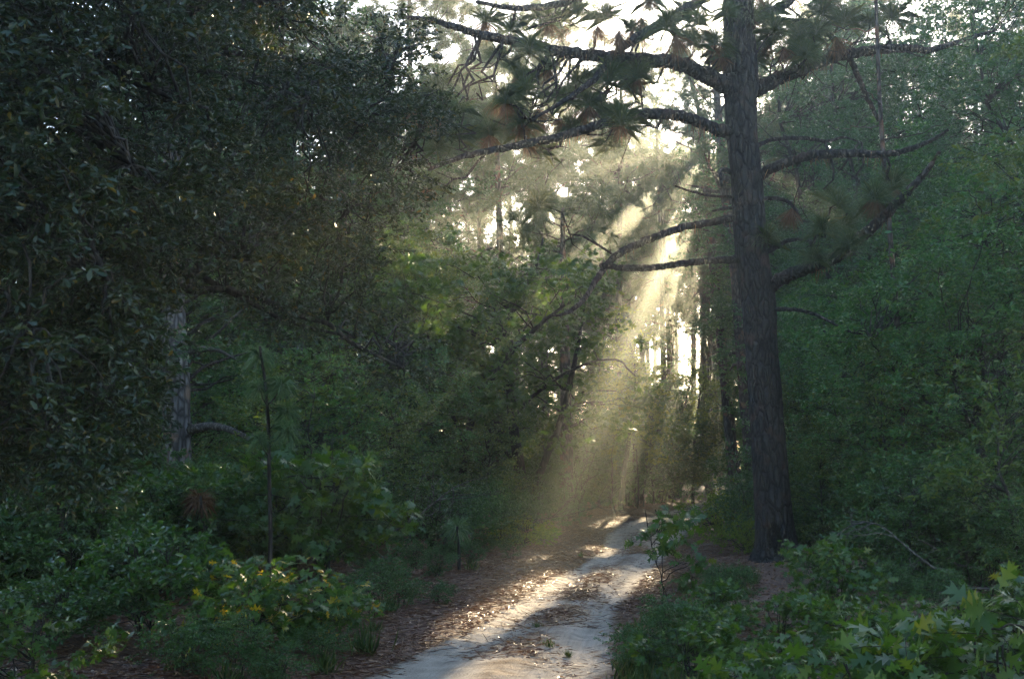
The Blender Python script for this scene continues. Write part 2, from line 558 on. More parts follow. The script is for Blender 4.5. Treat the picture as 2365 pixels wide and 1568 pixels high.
def pine(name, seed, h, trunk_r, crown_from, n_br, br_len, tufts_per, tuft, tuft_len, lean=(0, 0), fork=False, dead=6, poly=None, br_up=.25):
    """A pine standing at the origin: > trunk, crown."""
    rng = np.random.default_rng(seed)
    wm, lm, bm = MB(), MB(), MB()
    if poly is None:
        n = 16
        t = np.linspace(0, 1, n)
        p = np.stack([lean[0] * t, lean[1] * t, h * t], 1)
        w = np.cumsum(rng.standard_normal((n, 2)), 0)
        w -= w[0] + (w[-1] - w[0]) * t[:, None]
        p[:, :2] += w * h * .004
    else:
        p = smooth_path(poly, 18)
        h = p[-1, 2]
        n = 18
        t = p[:, 2] / h
    p[0, 2] = -.2
    rr = trunk_r * (1 - .72 * np.clip(t, 0, 1) ** 1.2)
    rr[0] *= 1.25
    wm.tube(p, rr, 12, .025, rng)
    sp = lambda z: np.array([np.interp(z, p[:, 2], p[:, 0]), np.interp(z, p[:, 2], p[:, 1]), z])
    rad = lambda z: np.interp(z, p[:, 2], rr)
    P, D = [], []

    def limb(z0, az, L, up, live=True):
        a = sp(z0)
        k = 8
        s = np.linspace(0, 1, k)
        d = np.array([math.cos(az), math.sin(az), 0])
        q = a + d * L * s[:, None]
        q[:, 2] += L * (up * s + rng.uniform(-.35, .15) * np.sin(s * math.pi) + .18 * s ** 3)
        q[1:] += rng.standard_normal((k - 1, 3)) * L * .035
        r0 = max(min(rad(z0) * .42, .02 + L * .022), .012)
        bm.tube(q, np.linspace(r0, .007, k), 5)
        if not live:
            return
        for j in range(tufts_per):
            i = rng.integers(k // 2 - 1, k)
            b = q[i]
            dd = unit(d * .6 + rng.standard_normal(3) * .6 + [0, 0, .35])
            Lt = rng.uniform(.25, .9) * min(1, L * .4)
            e = b + dd * Lt
            e[2] += Lt * .25
            bm.tube(np.array([b, b + (e - b) * .5 - [0, 0, .06 * Lt], e]), [.012, .01, .008], 4)
            P.append(e)
            D.append(unit(dd + [0, 0, .9]))
        P.append(q[-1])
        D.append(unit(q[-1] - q[-2] + [0, 0, .5]))

    for j in range(n_br):
        f = (j + rng.uniform(0, 1)) / n_br
        z0 = h * (crown_from + (1 - crown_from) * f) * .985
        L = br_len * (1.05 - .75 * f ** 1.6) * rng.uniform(.65, 1.15)
        limb(z0, rng.uniform(0, 6.28), L, br_up + .35 * f * rng.uniform(.3, 1.2))
    for j in range(dead):
        limb(h * rng.uniform(crown_from * .45, crown_from), rng.uniform(0, 6.28), br_len * rng.uniform(.2, .6), rng.uniform(-.1, .3), False)
    P.append(sp(h * .99)); D.append(np.array([0, 0, 1.0]))
    P, D = np.array(P), np.array(D)
    lm.scatter(tuft, P, D, rng.standard_normal((len(P), 3)), tuft_len * rng.uniform(.75, 1.15, len(P)))
    root = thing(name, None, None)
    nf = sum(len(t) for t in wm.t)
    wm.merge(bm)
    wm.build('trunk', M['pine_bark'], root, True).data['solid'] = nf
    lm.build('crown', M['needle'], root)
    return root


# ---------------------------------------------------------------- path course
ROWS = [(1568, 835, 1428), (1500, 955, 1432), (1450, 1060, 1440), (1400, 1145, 1452), (1350, 1225, 1490), (1300, 1325, 1535), (1265, 1378, 1570), (1235, 1378, 1600),
        (1205, 1430, 1630), (1185, 1520, 1655), (1165, 1580, 1700), (1150, 1640, 1770)]
PY, PL, PR = [-14., -5., 3.], [-4.9, -3.4, -2.05], [-1.6, -.7, .45]
for y_, l_, r_ in ROWS:
    a, b = on_ground(l_, y_), on_ground(r_, y_)
    PY.append(a[1]); PL.append(a[0]); PR.append(b[0])
PY += [78., 95., 130.]
PL += [16.5, 28., 60.]
PR += [21.0, 34., 70.]
PY, PL, PR = map(np.array, (PY, PL, PR))
_w = (PR - PL) * np.interp(PY, [9.5, 13], [.8, -.25])
PL, PR = PL - .09 * _w, PR + .06 * _w


def path_u(x, y):
    l, r = np.interp(y, PY, PL), np.interp(y, PY, PR)
    return (x - l) / (r - l)


def gz(x, y):
    """Ground height away from the path."""
    x, y = np.asarray(x, float), np.asarray(y, float)
    z = .10 * vnoise(x * .35 + 3, y * .35) + .05 * vnoise(x * 1.3, y * 1.3 + 9)
    u = path_u(x, y)
    d = np.maximum(np.maximum(-u, u - 1), 0) * (np.interp(y, PY, PR) - np.interp(y, PY, PL))
    bank = np.clip(d / 1.2, 0, 1)
    return z * (.25 + .75 * bank) + .06 * bank + np.clip((d - 3) / 20, 0, 1) * .25


def ground_z(x, y):
    u = path_u(x, y)
    inside = np.clip(np.minimum(u, 1 - u) / .10, 0, 1)
    return gz(x, y) - .10 * inside


# ---------------------------------------------------------------- ground and path
def grid_mesh(name, X, Y, Z, mat, uv=None):
    ny, nx = X.shape
    mb = MB()
    i = np.arange(ny - 1)[:, None] * nx
    j = np.arange(nx - 1)[None, :]
    q = np.stack([i + j, i + j + 1, i + nx + j + 1, i + nx + j], -1).reshape(-1)
    mb.add(np.stack([X, Y, Z], -1).reshape(-1, 3), q, np.full((ny - 1) * (nx - 1), 4))
    o = mb.build(name, mat, None, True)
    if uv is not None:
        ul = o.data.uv_layers.new(name='path')
        ul.data.foreach_set('uv', uv.reshape(-1, 2)[q].astype(np.float32).ravel())
    return o


def ground_mat():
    m, n, l, b = nmat('forest_floor')
    tc = n.new('ShaderNodeTexCoord')
    a = n.new('ShaderNodeTexNoise')
    a.inputs['Scale'].default_value = 1.1
    a.inputs['Detail'].default_value = 8
    a.inputs['Roughness'].default_value = .7
    l.new(tc.outputs['Object'], a.inputs[0])
    r = ramp(n, [(.3, (.045, .024, .016)), (.5, (.11, .052, .030)), (.68, (.17, .09, .055)), (.8, (.25, .19, .15))])
    c = n.new('ShaderNodeTexNoise')
    c.inputs['Scale'].default_value = 38
    c.inputs['Detail'].default_value = 5
    l.new(tc.outputs['Object'], c.inputs[0])
    mx = n.new('ShaderNodeMath')
    mx.operation = 'MULTIPLY_ADD'
    l.new(c.outputs[0], mx.inputs[0])
    mx.inputs[1].default_value = .55
    sb = n.new('ShaderNodeMath')
    sb.operation = 'MULTIPLY_ADD'
    l.new(a.outputs[0], sb.inputs[0])
    sb.inputs[1].default_value = .6
    sb.inputs[2].default_value = -.05
    l.new(sb.outputs[0], mx.inputs[2])
    l.new(mx.outputs[0], r.inputs[0])
    l.new(r.outputs[0], b.inputs['Base Color'])
    b.inputs['Roughness'].default_value = .85
    bp = n.new('ShaderNodeBump')
    bp.inputs['Distance'].default_value = .03
    l.new(c.outputs[0], bp.inputs['Height'])
    l.new(bp.outputs[0], b.inputs['Normal'])
    return m


def sand_mat():
    m, n, l, b = nmat('sandy_path')
    uv = n.new('ShaderNodeUVMap')
    uv.uv_map = 'path'
    sx = n.new('ShaderNodeSeparateXYZ')
    l.new(uv.outputs[0], sx.inputs[0])
    tc = n.new('ShaderNodeTexCoord')
    # needle litter: strongest along the crown between the wheel tracks and at the edges
    prof = ramp(n, [(0, (.85,) * 3), (.10, (.55,) * 3), (.22, (.22,) * 3), (.36, (.34,) * 3), (.50, (.66,) * 3), (.64, (.58,) * 3), (.78, (.26,) * 3), (1.0, (.78,) * 3)])
    for e in prof.color_ramp.elements:
        pass
    l.new(sx.outputs[0], prof.inputs[0])
    mp = n.new('ShaderNodeMapping')
    mp.inputs['Scale'].default_value = (1.0, 2.2, 1.0)
    mp.inputs['Rotation'].default_value = (0, 0, .15)
    l.new(tc.outputs['Object'], mp.inputs[0])
    a = n.new('ShaderNodeTexNoise')
    a.inputs['Scale'].default_value = 1.3
    a.inputs['Detail'].default_value = 9
    a.inputs['Roughness'].default_value = .72
    l.new(mp.outputs[0], a.inputs[0])
    s = n.new('ShaderNodeMath')
    s.operation = 'ADD'
    l.new(prof.outputs[0], s.inputs[0])
    l.new(a.outputs[0], s.inputs[1])
    k = ramp(n, [(.0, (0,) * 3), (.5, (0,) * 3), (.62, (1,) * 3)])
    h_ = n.new('ShaderNodeMath')
    h_.operation = 'MULTIPLY'
    h_.inputs[1].default_value = .5
    l.new(s.outputs[0], h_.inputs[0])
    l.new(h_.outputs[0], k.inputs[0])
    g = n.new('ShaderNodeTexNoise')
    g.inputs['Scale'].default_value = 5
    g.inputs['Detail'].default_value = 8
    l.new(tc.outputs['Object'], g.inputs[0])
    smp = n.new('ShaderNodeMapping')
    smp.inputs['Scale'].default_value = (42, .9, 1)
    l.new(uv.outputs[0], smp.inputs[0])
    sg = n.new('ShaderNodeTexNoise')
    sg.inputs['Scale'].default_value = 1.0
    sg.inputs['Detail'].default_value = 3
    l.new(smp.outputs[0], sg.inputs[0])
    gm = n.new('ShaderNodeMath')
    gm.operation = 'MULTIPLY_ADD'
    l.new(sg.outputs[0], gm.inputs[0])
    gm.inputs[1].default_value = .45
    gsub = n.new('ShaderNodeMath')
    gsub.operation = 'MULTIPLY_ADD'
    l.new(g.outputs[0], gsub.inputs[0])
    gsub.inputs[1].default_value = .75
    gsub.inputs[2].default_value = -.10
    l.new(gsub.outputs[0], gm.inputs[2])
    sand = ramp(n, [(.3, (.23, .185, .140)), (.7, (.39, .325, .255))])
    l.new(gm.outputs[0], sand.inputs[0])
    f = n.new('ShaderNodeTexNoise')
    f.inputs['Scale'].default_value = 60
    f.inputs['Detail'].default_value = 4
    l.new(tc.outputs['Object'], f.inputs[0])
    lit = ramp(n, [(.35, (.05, .03, .02)), (.55, (.13, .075, .045)), (.75, (.26, .17, .11))])
    l.new(f.outputs[0], lit.inputs[0])
    mx = n.new('ShaderNodeMixRGB')
    l.new(k.outputs[0], mx.inputs[0])
    l.new(sand.outputs[0], mx.inputs[1])
    l.new(lit.outputs[0], mx.inputs[2])
    l.new(mx.outputs[0], b.inputs['Base Color'])
    b.inputs['Roughness'].default_value = .9
    b.inputs['Specular IOR Level'].default_value = .2
    bp = n.new('ShaderNodeBump')
    bp.inputs['Distance'].default_value = .05
    hh = n.new('ShaderNodeMath')
    hh.operation = 'MULTIPLY_ADD'
    l.new(f.outputs[0], hh.inputs[0])
    hh.inputs[1].default_value = .35
    l.new(gm.outputs[0], hh.inputs[2])
    l.new(hh.outputs[0], bp.inputs['Height'])
    l.new(bp.outputs[0], b.inputs['Normal'])
    return m


def spaced(lo, hi, n, c, p=2.2):
    t = np.linspace(-1, 1, n)
    s = np.sign(t) * np.abs(t) ** p
    return np.where(s < 0, c + (c - lo) * s, c + (hi - c) * s)


gx, gy = spaced(-165, 165, 260, 1.0, 2.6), spaced(-40, 190, 300, 10.0, 2.2)
GX, GY = np.meshgrid(gx, gy)
ground = grid_mesh('ground', GX, GY, ground_z(GX, GY), ground_mat())
tag(ground, kind='structure')

py_ = np.concatenate([np.arange(-12, 6, .3), np.arange(6, 34, .08), np.arange(34, 80, .35), np.arange(80, 128, 2)])
u_ = np.linspace(-.06, 1.06, 56)
U, YY = np.meshgrid(u_, py_)
Lx, Rx = np.interp(YY, PY, PL), np.interp(YY, PY, PR)
XX = Lx + (Rx - Lx) * U
edge = np.clip(np.minimum(U, 1 - U) / .10, -1, 1)
rut = -.035 * np.exp(-((U - .22) / .10) ** 2) - .035 * np.exp(-((U - .80) / .09) ** 2) + .03 * np.exp(-((U - .52) / .14) ** 2)
ZZ = gz(XX, YY) - .035 + .035 * np.minimum(edge, .6) * 1.2 + rut + .035 * vnoise(XX * 4, YY * 4) + .018 * vnoise(XX * 11, YY * 9)
ZZ = np.where(edge > .25, np.maximum(ZZ, ground_z(XX, YY) + .008), ZZ)
path = grid_mesh('path', XX, YY, ZZ, sand_mat(), np.stack([U, YY], -1))
tag(path, kind='structure')


def path_z(x, y):
    u = path_u(x, y)
    e = np.clip(np.minimum(u, 1 - u) / .10, -1, 1)
    r_ = -.035 * np.exp(-((u - .22) / .10) ** 2) - .035 * np.exp(-((u - .80) / .09) ** 2) + .03 * np.exp(-((u - .52) / .14) ** 2)
    z = gz(x, y) - .035 + .035 * np.minimum(e, .6) * 1.2 + r_ + .035 * vnoise(x * 4, y * 4) + .018 * vnoise(x * 11, y * 9)
    return np.where((u > -.05) & (u < 1.05), np.maximum(z, ground_z(x, y)), ground_z(x, y))


def gp(px, depth):
    """Point on the ground under picture column px at the given distance."""
    x = at(px, HORIZON, depth)[0]
    return (float(x), float(depth), float(path_z(x, depth)))


# litter: fallen needles and small dead leaves
rng = np.random.default_rng(11)


def litter(name, n, yr, urange, tpl, size, w, keep, mat='litter'):
    y = yr[0] * (yr[1] / yr[0]) ** rng.random(n)
    l, r = np.interp(y, PY, PL), np.interp(y, PY, PR)
    u = rng.uniform(*urange, n)
    x = l + (r - l) * u
    k = keep(u, x, y)
    x, y = x[k], y[k]
    n = len(x)
    p = np.stack([x, y, path_z(x, y) + rng.uniform(.004, .02, n)], 1)
    a = rng.uniform(0, 6.28, n)
    ax = np.stack([np.cos(a), np.sin(a) * .55, rng.normal(0, .16, n)], 1)
    nr = np.stack([rng.normal(0, .45, n), rng.normal(0, .45, n), np.ones(n)], 1)
    s = size * rng.uniform(.5, 1.2, n)
    mb = MB()
    mb.scatter(tpl, p, ax, nr, np.stack([s * w, s, s], 1))
    o = mb.build(name, M[mat])
    return tag(o, kind='stuff')


STRIP = (np.array([(-.5, 0, 0), (.5, 0, 0), (.4, .5, .03), (0, 1, 0), (-.4, .5, .03)]), [[0, 1, 2, 3, 4]])


def keep_litter(u, x, y):
    c = 1.1 * np.exp(-((u - .54) / .17) ** 2) + .07
    e = np.where((u < .06) | (u > .97), 1.0, .45 * np.clip((.16 - u) / .10, 0, 1) + .45 * np.clip((u - .88) / .09, 0, 1))
    patch = (vnoise(x * 1.6 + 5, y * .9) + .5)
    return rng.random(len(u)) < np.maximum(c * np.clip(patch * 2.2 - .55, 0, 1), e * (.35 + .65 * patch))


tag(litter('needle_litter', 190000, (6.5, 55), (-3.2, 2.0), STRIP, .17, .026, keep_litter), 'fallen brown pine needles strewn over the path crown and both verges', 'needle litter')
tag(litter('leaf_litter', 75000, (6.5, 55), (-3.4, 2.4), T_LEAF, .06, .9, keep_litter), 'small dead brown leaves scattered along the sandy path and verges', 'leaf litter')

# ---------------------------------------------------------------- the big pine beside the path
TY = 20.5
edges = [(-330, 1668, 1712), (-150, 1668, 1728), (0, 1668, 1742), (100, 1669, 1746), (170, 1668, 1752), (205, 1670, 1752), (250, 1673, 1747), (320, 1678, 1750), (400, 1687, 1760),
         (500, 1692, 1768), (600, 1700, 1776), (660, 1706, 1788), (720, 1714, 1792), (800, 1722, 1795), (900, 1728, 1805), (1000, 1735, 1812), (1100, 1740, 1821), (1200, 1745, 1831), (1260, 1744, 1844), (1290, 1733, 1862), (1330, 1706, 1893)]
edges = edges[::-1]
big_base = at((edges[1][1] + edges[1][2]) / 2, 1295, TY)
BX, BY = float(big_base[0]), TY
BZ = float(ground_z(BX, BY))
bigpine = thing('big_pine', 'largest pine, thick dark trunk with spreading crooked limbs beside the sandy path', 'pine tree', (BX, BY, BZ))
OFF = np.array([BX, BY, BZ])
key = np.array([at((l + r) / 2, y, TY) for y, l, r in edges]) - OFF
kr = np.array([(r - l) / 2 / FPX * TY for y, l, r in edges])
cp = smooth_path(key, 220)
cr_ = np.interp(np.linspace(0, 1, 220), np.linspace(0, 1, len(kr)), kr)
sides = 56
A = np.arange(sides) * 2 * math.pi / sides
rngb = np.random.default_rng(3)
zc = cp[:, 2][:, None]
ang = A[None, :]
bark_n = vnoise(ang * 5.1 + 0 * zc, zc * 2.2) * .05 + vnoise(ang * 10 + 7, zc * 5.0) * .045 + rngb.standard_normal((220, sides)) * .012
Rr = cr_[:, None] * (1 + bark_n)
scar = np.exp(-((ang - 4.40) / .28) ** 2 - ((zc - .42) / .36) ** 2)
Rr = Rr * (1 - .30 * scar)
TV = np.stack([cp[:, 0][:, None] + Rr * np.cos(ang), cp[:, 1][:, None] + Rr * np.sin(ang), zc + 0 * ang], -1)
mb = MB()
i_ = np.arange(219)[:, None] * sides
j_ = np.arange(sides)[None, :]
mb.add(TV.reshape(-1, 3), np.stack([i_ + j_, i_ + (j_ + 1) % sides, i_ + sides + (j_ + 1) % sides, i_ + sides + j_], -1).reshape(-1), np.full(219 * sides, 4))
scar_at = (cp[8, 0] + .34 * math.cos(4.40), cp[8, 1] + .34 * math.sin(4.40), .42)
M['big_bark'] = bark_mat('big_bark', (0.040, 0.033, 0.031), (0.048, 0.042, 0.037), (17, 17, 5.0), (0.075, 0.048, 0.038), 0.06, (scar_at, (3.6, 3.6, 1.7)))
mb.build('trunk', M['big_bark'], bigpine, True)

TUFT_NEAR = tpl_tuft(760, .0080, 21, (3, 108), .6)
TUFT_DEAD = tpl_tuft(300, .0085, 22, (118, 174), .2)
LIMBS = [
    # picture points, start/end distance, radii in picture pixels
    ([(1700, 215), (1680, 200), (1640, 180), (1590, 156), (1540, 143), (1470, 137), (1400, 132), (1300, 121), (1230, 104), (1130, 86), (1060, 66), (1000, 48), (930, 40)], TY, 17.6, (24, 20, 17, 15, 12, 8, 4)),
    ([(1715, 215), (1745, 208), (1785, 188), (1840, 165), (1900, 142), (1960, 125), (2040, 115), (2110, 112), (2150, 117), (2230, 92), (2300, 70)], TY, 22.5, (24, 19, 16, 14, 11, 8, 4)),
    ([(1700, 310), (1660, 300), (1610, 280), (1570, 268), (1530, 263), (1480, 265), (1430, 275), (1380, 290), (1300, 315), (1230, 330), (1150, 345), (1060, 365), (990, 392)], TY, 17.4, (18, 14, 13, 12, 10, 8, 4)),
    ([(1715, 500), (1690, 505), (1640, 515), (1580, 525), (1520, 545), (1470, 565), (1430, 585), (1400, 615), (1375, 650), (1350, 690), (1320, 716), (1295, 727), (1268, 730)], TY, 18.6, (10, 9, 9, 9, 7, 5, 2)),
    ([(1720, 598), (1690, 600), (1640, 602), (1580, 608), (1530, 615), (1480, 620), (1430, 618), (1388, 612)], TY, 19.4, (11, 9, 8, 8, 8, 6)),
    ([(1740, 410), (1765, 400), (1790, 385), (1830, 372), (1870, 360), (1920, 355), (1980, 355), (2040, 357), (2090, 348), (2150, 325), (2190, 300)], TY, 18.8, (15, 12, 11, 11, 9, 6, 3)),
    ([(1740, 340), (1760, 332), (1790, 322), (1860, 320), (1910, 326), (1950, 318), (1990, 330)], TY, 21.5, (7, 5, 5, 4, 2)),
    ([(1760, 672), (1785, 656), (1812, 640), (1850, 625), (1890, 610), (1930, 595), (1975, 560), (2010, 530), (2040, 500), (2070, 470), (2100, 440), (2140, 395), (2170, 350)], TY, 18.3, (20, 16, 15, 14, 12, 9, 4)),
    ([(1770, 718), (1800, 714), (1840, 716), (1880, 725), (1920, 745), (1960, 765), (1992, 772)], TY, 18.9, (7, 5, 4, 3, 2)),
    ([(1755, 585), (1780, 578), (1810, 560), (1835, 553), (1870, 556)], TY, 19.6, (8, 6, 5, 3)),
    ([(1745, 462), (1775, 458), (1810, 462), (1835, 480), (1850, 510)], TY, 20, (6, 5, 4, 3)),
    ([(1705, -60), (1660, -25), (1620, 0), (1560, 34), (1500, 70), (1440, 108), (1400, 150), (1365, 190), (1300, 235), (1240, 270)], TY, 18.2, (16, 13, 12, 10, 7, 3)),
    ([(1720, 60), (1760, 38), (1805, 15), (1860, -25), (1930, -60)], TY, 21.5, (16, 13, 11, 8)),
    ([(1760, 40), (1800, 46), (1850, 52), (1905, 72), (1935, 105), (1965, 140), (1985, 185), (2005, 230), (2030, 280)], TY + .6, 21.8, (7, 7, 8, 8, 7, 5)),
    ([(1690, -160), (1600, -110), (1480, -60), (1380, -20), (1290, 10), (1190, 20), (1100, 5)], TY, 18.0, (15, 12, 10, 8, 4)),
    ([(1690, 400), (1672, 392), (1664, 398), (1667, 430)], TY, 19.9, (6, 6, 5, 3)),
    ([(1700, 455), (1640, 452), (1590, 440), (1560, 430)], TY, 19.6, (4, 3, 2)),
    ([(1705, 478), (1672, 482), (1645, 488)], TY, 19.8, (5, 4, 2)),
]
limb_pts = []
limb_objs = []
for pts, y0, y1, rad in LIMBS:
    k = len(pts)
    tt = np.linspace(0, 1, k)
    P3 = np.array([at(px, py, y0 + (y1 - y0) * t ** 1.2) for (px, py), t in zip(pts, tt)]) - OFF
    n = 14 * k // 2
    c = smooth_path(P3, n)
    rr = np.interp(np.linspace(0, 1, n), np.linspace(0, 1, len(rad)), rad) / FPX * 19.5
    c[2:] += rngb.standard_normal((n - 2, 3)) * rr[2:, None] * .10
    mb = MB()
    mb.tube(c, rr, 10, .045, rngb)
    mb.solid = len(mb.t[0])
    limb_pts.append(c)
    limb_objs.append(mb)

# tufts at the ends of twigs: picture point, live or dead
TUFTS = [(1122, 40, 1), (1225, 108, 1), (1100, 215, 1), (1165, 225, 1), (1190, 165, 1), (1285, 215, 1), (1330, 185, 1), (1360, 235, 1), (1270, 150, 1), (1215, 205, 1), (1060, 240, 1),
         (1130, 300, 1), (1055, 310, 1), (1010, 190, 1), (960, 240, 1), (1200, 300, 1), (1320, 285, 1), (1420, 250, 1), (1250, 340, 1), (1460, 60, 1), (1400, 30, 1), (1330, 20, 1), (1540, 50, 1),
         (1615, 45, 1), (1600, 90, 1), (1680, 25, 1), (1735, 35, 1), (1705, 80, 1), (1650, 90, 1), (1770, 95, 1), (1790, 60, 1), (1830, 110, 1), (1885, 68, 1), (1860, 120, 1), (1900, 20, 1), (1950, 40, 1),
         (2010, 50, 1), (2060, 30, 1), (1745, 130, 1), (1690, 140, 1), (1580, 20, 1), (1500, -10, 1), (1240, 30, 1), (1180, 60, 1), (1900, 520, 1), (1985, 490, 1), (1880, 590, 1), (1770, 545, 1), (1935, 470, 1),
         (1960, 560, 1), (2060, 420, 1), (1010, 330, 1), (985, 420, 1), (1450, 200, 1), (1240, 470, 1), (1650, -20, 1), (1750, -30, 1), (1820, -20, 1),
         (1140, 230, 0), (1010, 265, 0), (1290, 270, 0), (1240, 250, 0), (1380, 60, 0), (1305, 60, 0), (1480, 40, 0), (1640, 110, 0), (1810, 110, 0), (1860, 100, 0), (1560, 80, 0), (1180, 260, 0),
         (1350, 270, 0), (1830, 480, 0), (1600, 60, 0), (1430, 70, 0), (1930, 85, 0)]
for lo, hi, x0_, x1_, y0_, y1_ in ((12, 1, 1000, 1480, 30, 330), (6, 1, 1560, 2000, -20, 150), (5, 1, 1180, 1480, 150, 320), (3, 1, 1850, 2080, 430, 590)):
    for q_ in range(lo):
        TUFTS.append((rngb.uniform(x0_, x1_), rngb.uniform(y0_, y1_), int(rngb.random() < .9)))
allp = np.concatenate(limb_pts)
own = np.concatenate([np.full(len(c), i) for i, c in enumerate(limb_pts)])
needles = {}
for px, py, live in TUFTS:
    best = None
    q = at(px, py, TY + rngb.uniform(-2.2, 1.2)) - OFF
    d = np.linalg.norm(allp - q, axis=1)
    w_ = d + 1e3 * (d < .25)
    i = int(np.argmin(w_))
    a = allp[i]
    if d[i] > 1.1:                                  # keep the tuft within a twig's reach of its limb
        q = at(px, py, (a + OFF)[1] + rngb.uniform(-.5, .5)) - OFF
    k = own[i]
    L = np.linalg.norm(q - a)
    tt = np.linspace(0, 1, 7)[:, None]
    mid = a + (q - a) * tt
    mid[:, 2] += -.22 * L * np.sin(tt[:, 0] * math.pi)
    mid[1:-1] += rngb.standard_normal((5, 3)) * L * .06
    limb_objs[k].tube(mid, np.linspace(.026, .012, 7), 6)
    for extra in range(rngb.integers(1, 4)):        # bare crooked side twigs
        s0 = mid[rngb.integers(1, 5)]
        e = s0 + rngb.standard_normal(3) * .28 + [0, 0, .08]
        limb_objs[k].tube(np.array([s0, (s0 + e) / 2 + rngb.standard_normal(3) * .06, e]), [.012, .009, .005], 4)
    n_, d_ = needles.setdefault(k, (MB(), MB()))
    if live:
        n_.scatter(TUFT_NEAR, [q], [unit(mid[-1] - mid[-2] + [0, 0, 1.1])], rngb.standard_normal((1, 3)), [rngb.uniform(.42, .62)])
        if rngb.random() < .25:
            d_.scatter(TUFT_DEAD, [q - [0, 0, .05]], [[0.05, 0, 1.0]], rngb.standard_normal((1, 3)), [rngb.uniform(.28, .40)])
    else:
        d_.scatter(TUFT_DEAD, [q], [[rngb.normal() * .15, 0, 1.0]], rngb.standard_normal((1, 3)), [rngb.uniform(.30, .46)])
# dead needles caught over the limbs, hanging straight down
for k, f0, f1, m in ((2, .12, .75, 260), (0, .25, .85, 200), (1, .2, .6, 130), (3, .1, .6, 50), (7, .3, .7, 80), (5, .2, .8, 80), (11, .2, .7, 80)):
    c = limb_pts[k]
    ii = rngb.integers(int(len(c) * f0), int(len(c) * f1), m)
    clump = vnoise(ii * .35 + k, ii * 0. + 3.3) > -.08
    p = c[ii][clump] + rngb.standard_normal((clump.sum(), 3)) * [.05, .06, .02]
    n_, d_ = needles.setdefault(k, (MB(), MB()))
    d_.scatter(STRIP, p, np.array([0, 0, -1]) + .18 * rngb.standard_normal((len(p), 3)), rngb.standard_normal((len(p), 3)), np.stack([np.full(len(p), .009), rngb.uniform(.14, .34, len(p)), np.full(len(p), .3)], 1))
for k, mb in enumerate(limb_objs):
    o = mb.build('branch', M['big_bark'], bigpine, True)
    o.data['solid'] = mb.solid
    if k in needles:
        n_, d_ = needles[k]
        if n_.n:
            n_.build('needles', M['needle'], o)
        if d_.n:
            d_.build('dead_needles', M['dead_needle'], o)

# ---------------------------------------------------------------- the near oak whose boughs fill the upper left
POLY = np.array([(-260, -240), (760, -240), (715, 0), (690, 70), (770, 150), (880, 80), (990, 70), (1020, 150), (1005, 250), (1028, 330), (985, 420), (895, 470), (880, 540), (845, 565),
                 (815, 625), (850, 690), (950, 790), (975, 860), (925, 900), (870, 880), (815, 840), (740, 790), (700, 750), (640, 765), (560, 690), (500, 670), (440, 640), (345, 700),
                 (335, 850), (340, 930), (345, 990), (300, 1040), (200, 1075), (60, 1085), (-260, 1060)], float)


def in_poly(x, y, P=POLY):
    c = False
    j = len(P) - 1
    for i in range(len(P)):
        if (P[i][1] > y) != (P[j][1] > y) and x < (P[j][0] - P[i][0]) * (y - P[i][1]) / (P[j][1] - P[i][1]) + P[i][0]:
            c = not c
        j = i
    return c


oak_o = np.array([-5.6, 8.6, float(ground_z(-5.6, 8.6))])
nearoak = thing('near_oak', 'closest oak with small glossy dark leaves, its drooping boughs filling the upper left', 'oak tree', oak_o)
rngo = np.random.default_rng(5)
wm = MB()
tp = smooth_path(np.array([(0, 0, -.2), (.1, 0, 1.2), (.05, .1, 2.4), (.25, .05, 3.6), (.4, .2, 5.0), (.9, .4, 6.6)]), 20)
wm.tube(tp, np.linspace(.30, .09, 20), 12, .05, rngo)
oak_limbs = []
for px, py, Y, z0 in [(150, 120, 8.0, 4.6), (420, 60, 8.8, 4.9), (640, 40, 10.2, 5.0), (900, 180, 11.4, 4.4), (960, 330, 11.6, 4.0), (800, 480, 10.6, 3.8), (820, 780, 10.2, 3.3), (930, 850, 10.4, 3.0), (560, 600, 8.6, 3.4),
                      (300, 380, 7.0, 3.8), (250, 650, 6.6, 3.0), (320, 960, 7.2, 2.6), (120, 980, 6.8, 2.4), (480, 250, 7.6, 4.3), (60, 760, 6.2, 2.8), (700, 230, 9.2, 4.4)]:
    e = at(px, py, Y) - oak_o
    s = np.array([np.interp(z0, tp[:, 2], tp[:, 0]), np.interp(z0, tp[:, 2], tp[:, 1]), z0])
    n = 18
    t = np.linspace(0, 1, n)[:, None]
    c = s + (e - s) * t
    c[:, 2] += .55 * np.sin(t[:, 0] * math.pi) * .6
    w_ = np.cumsum(rngo.standard_normal((n, 3)), 0)
    w_ -= w_[0] + (w_[-1] - w_[0]) * t
    c = c + w_ * .045
    oak_limbs.append((c, np.linspace(.075, .012, n)))
limbs_mb = []
for c, r in oak_limbs:
    mb = MB()
    mb.tube(c, r, 7, .06, rngo)
    mb.solid = len(mb.t[0])
    limbs_mb.append(mb)
LP = np.concatenate([c for c, r in oak_limbs])
LO = np.concatenate([np.full(len(c), i) for i, (c, r) in enumerate(oak_limbs)])
cl = []
while len(cl) < 1150:
    x, y = rngo.uniform(-260, 1040), rngo.uniform(-240, 1090)
    if not in_poly(x, y):
        continue
    if x > 430 and y > 560 and rngo.random() < .35:
        continue
    lo = 6.0 + 4.6 * np.clip((x - 150) / 800, 0, 1)
    Y = lo + 4.2 * rngo.random() ** 1.3 * (1 - .35 * np.clip((x - 150) / 800, 0, 1))
    cl.append(at(x, y, Y) - oak_o)
cl = np.array(cl)
leaf_mbs = [MB() for _ in oak_limbs]
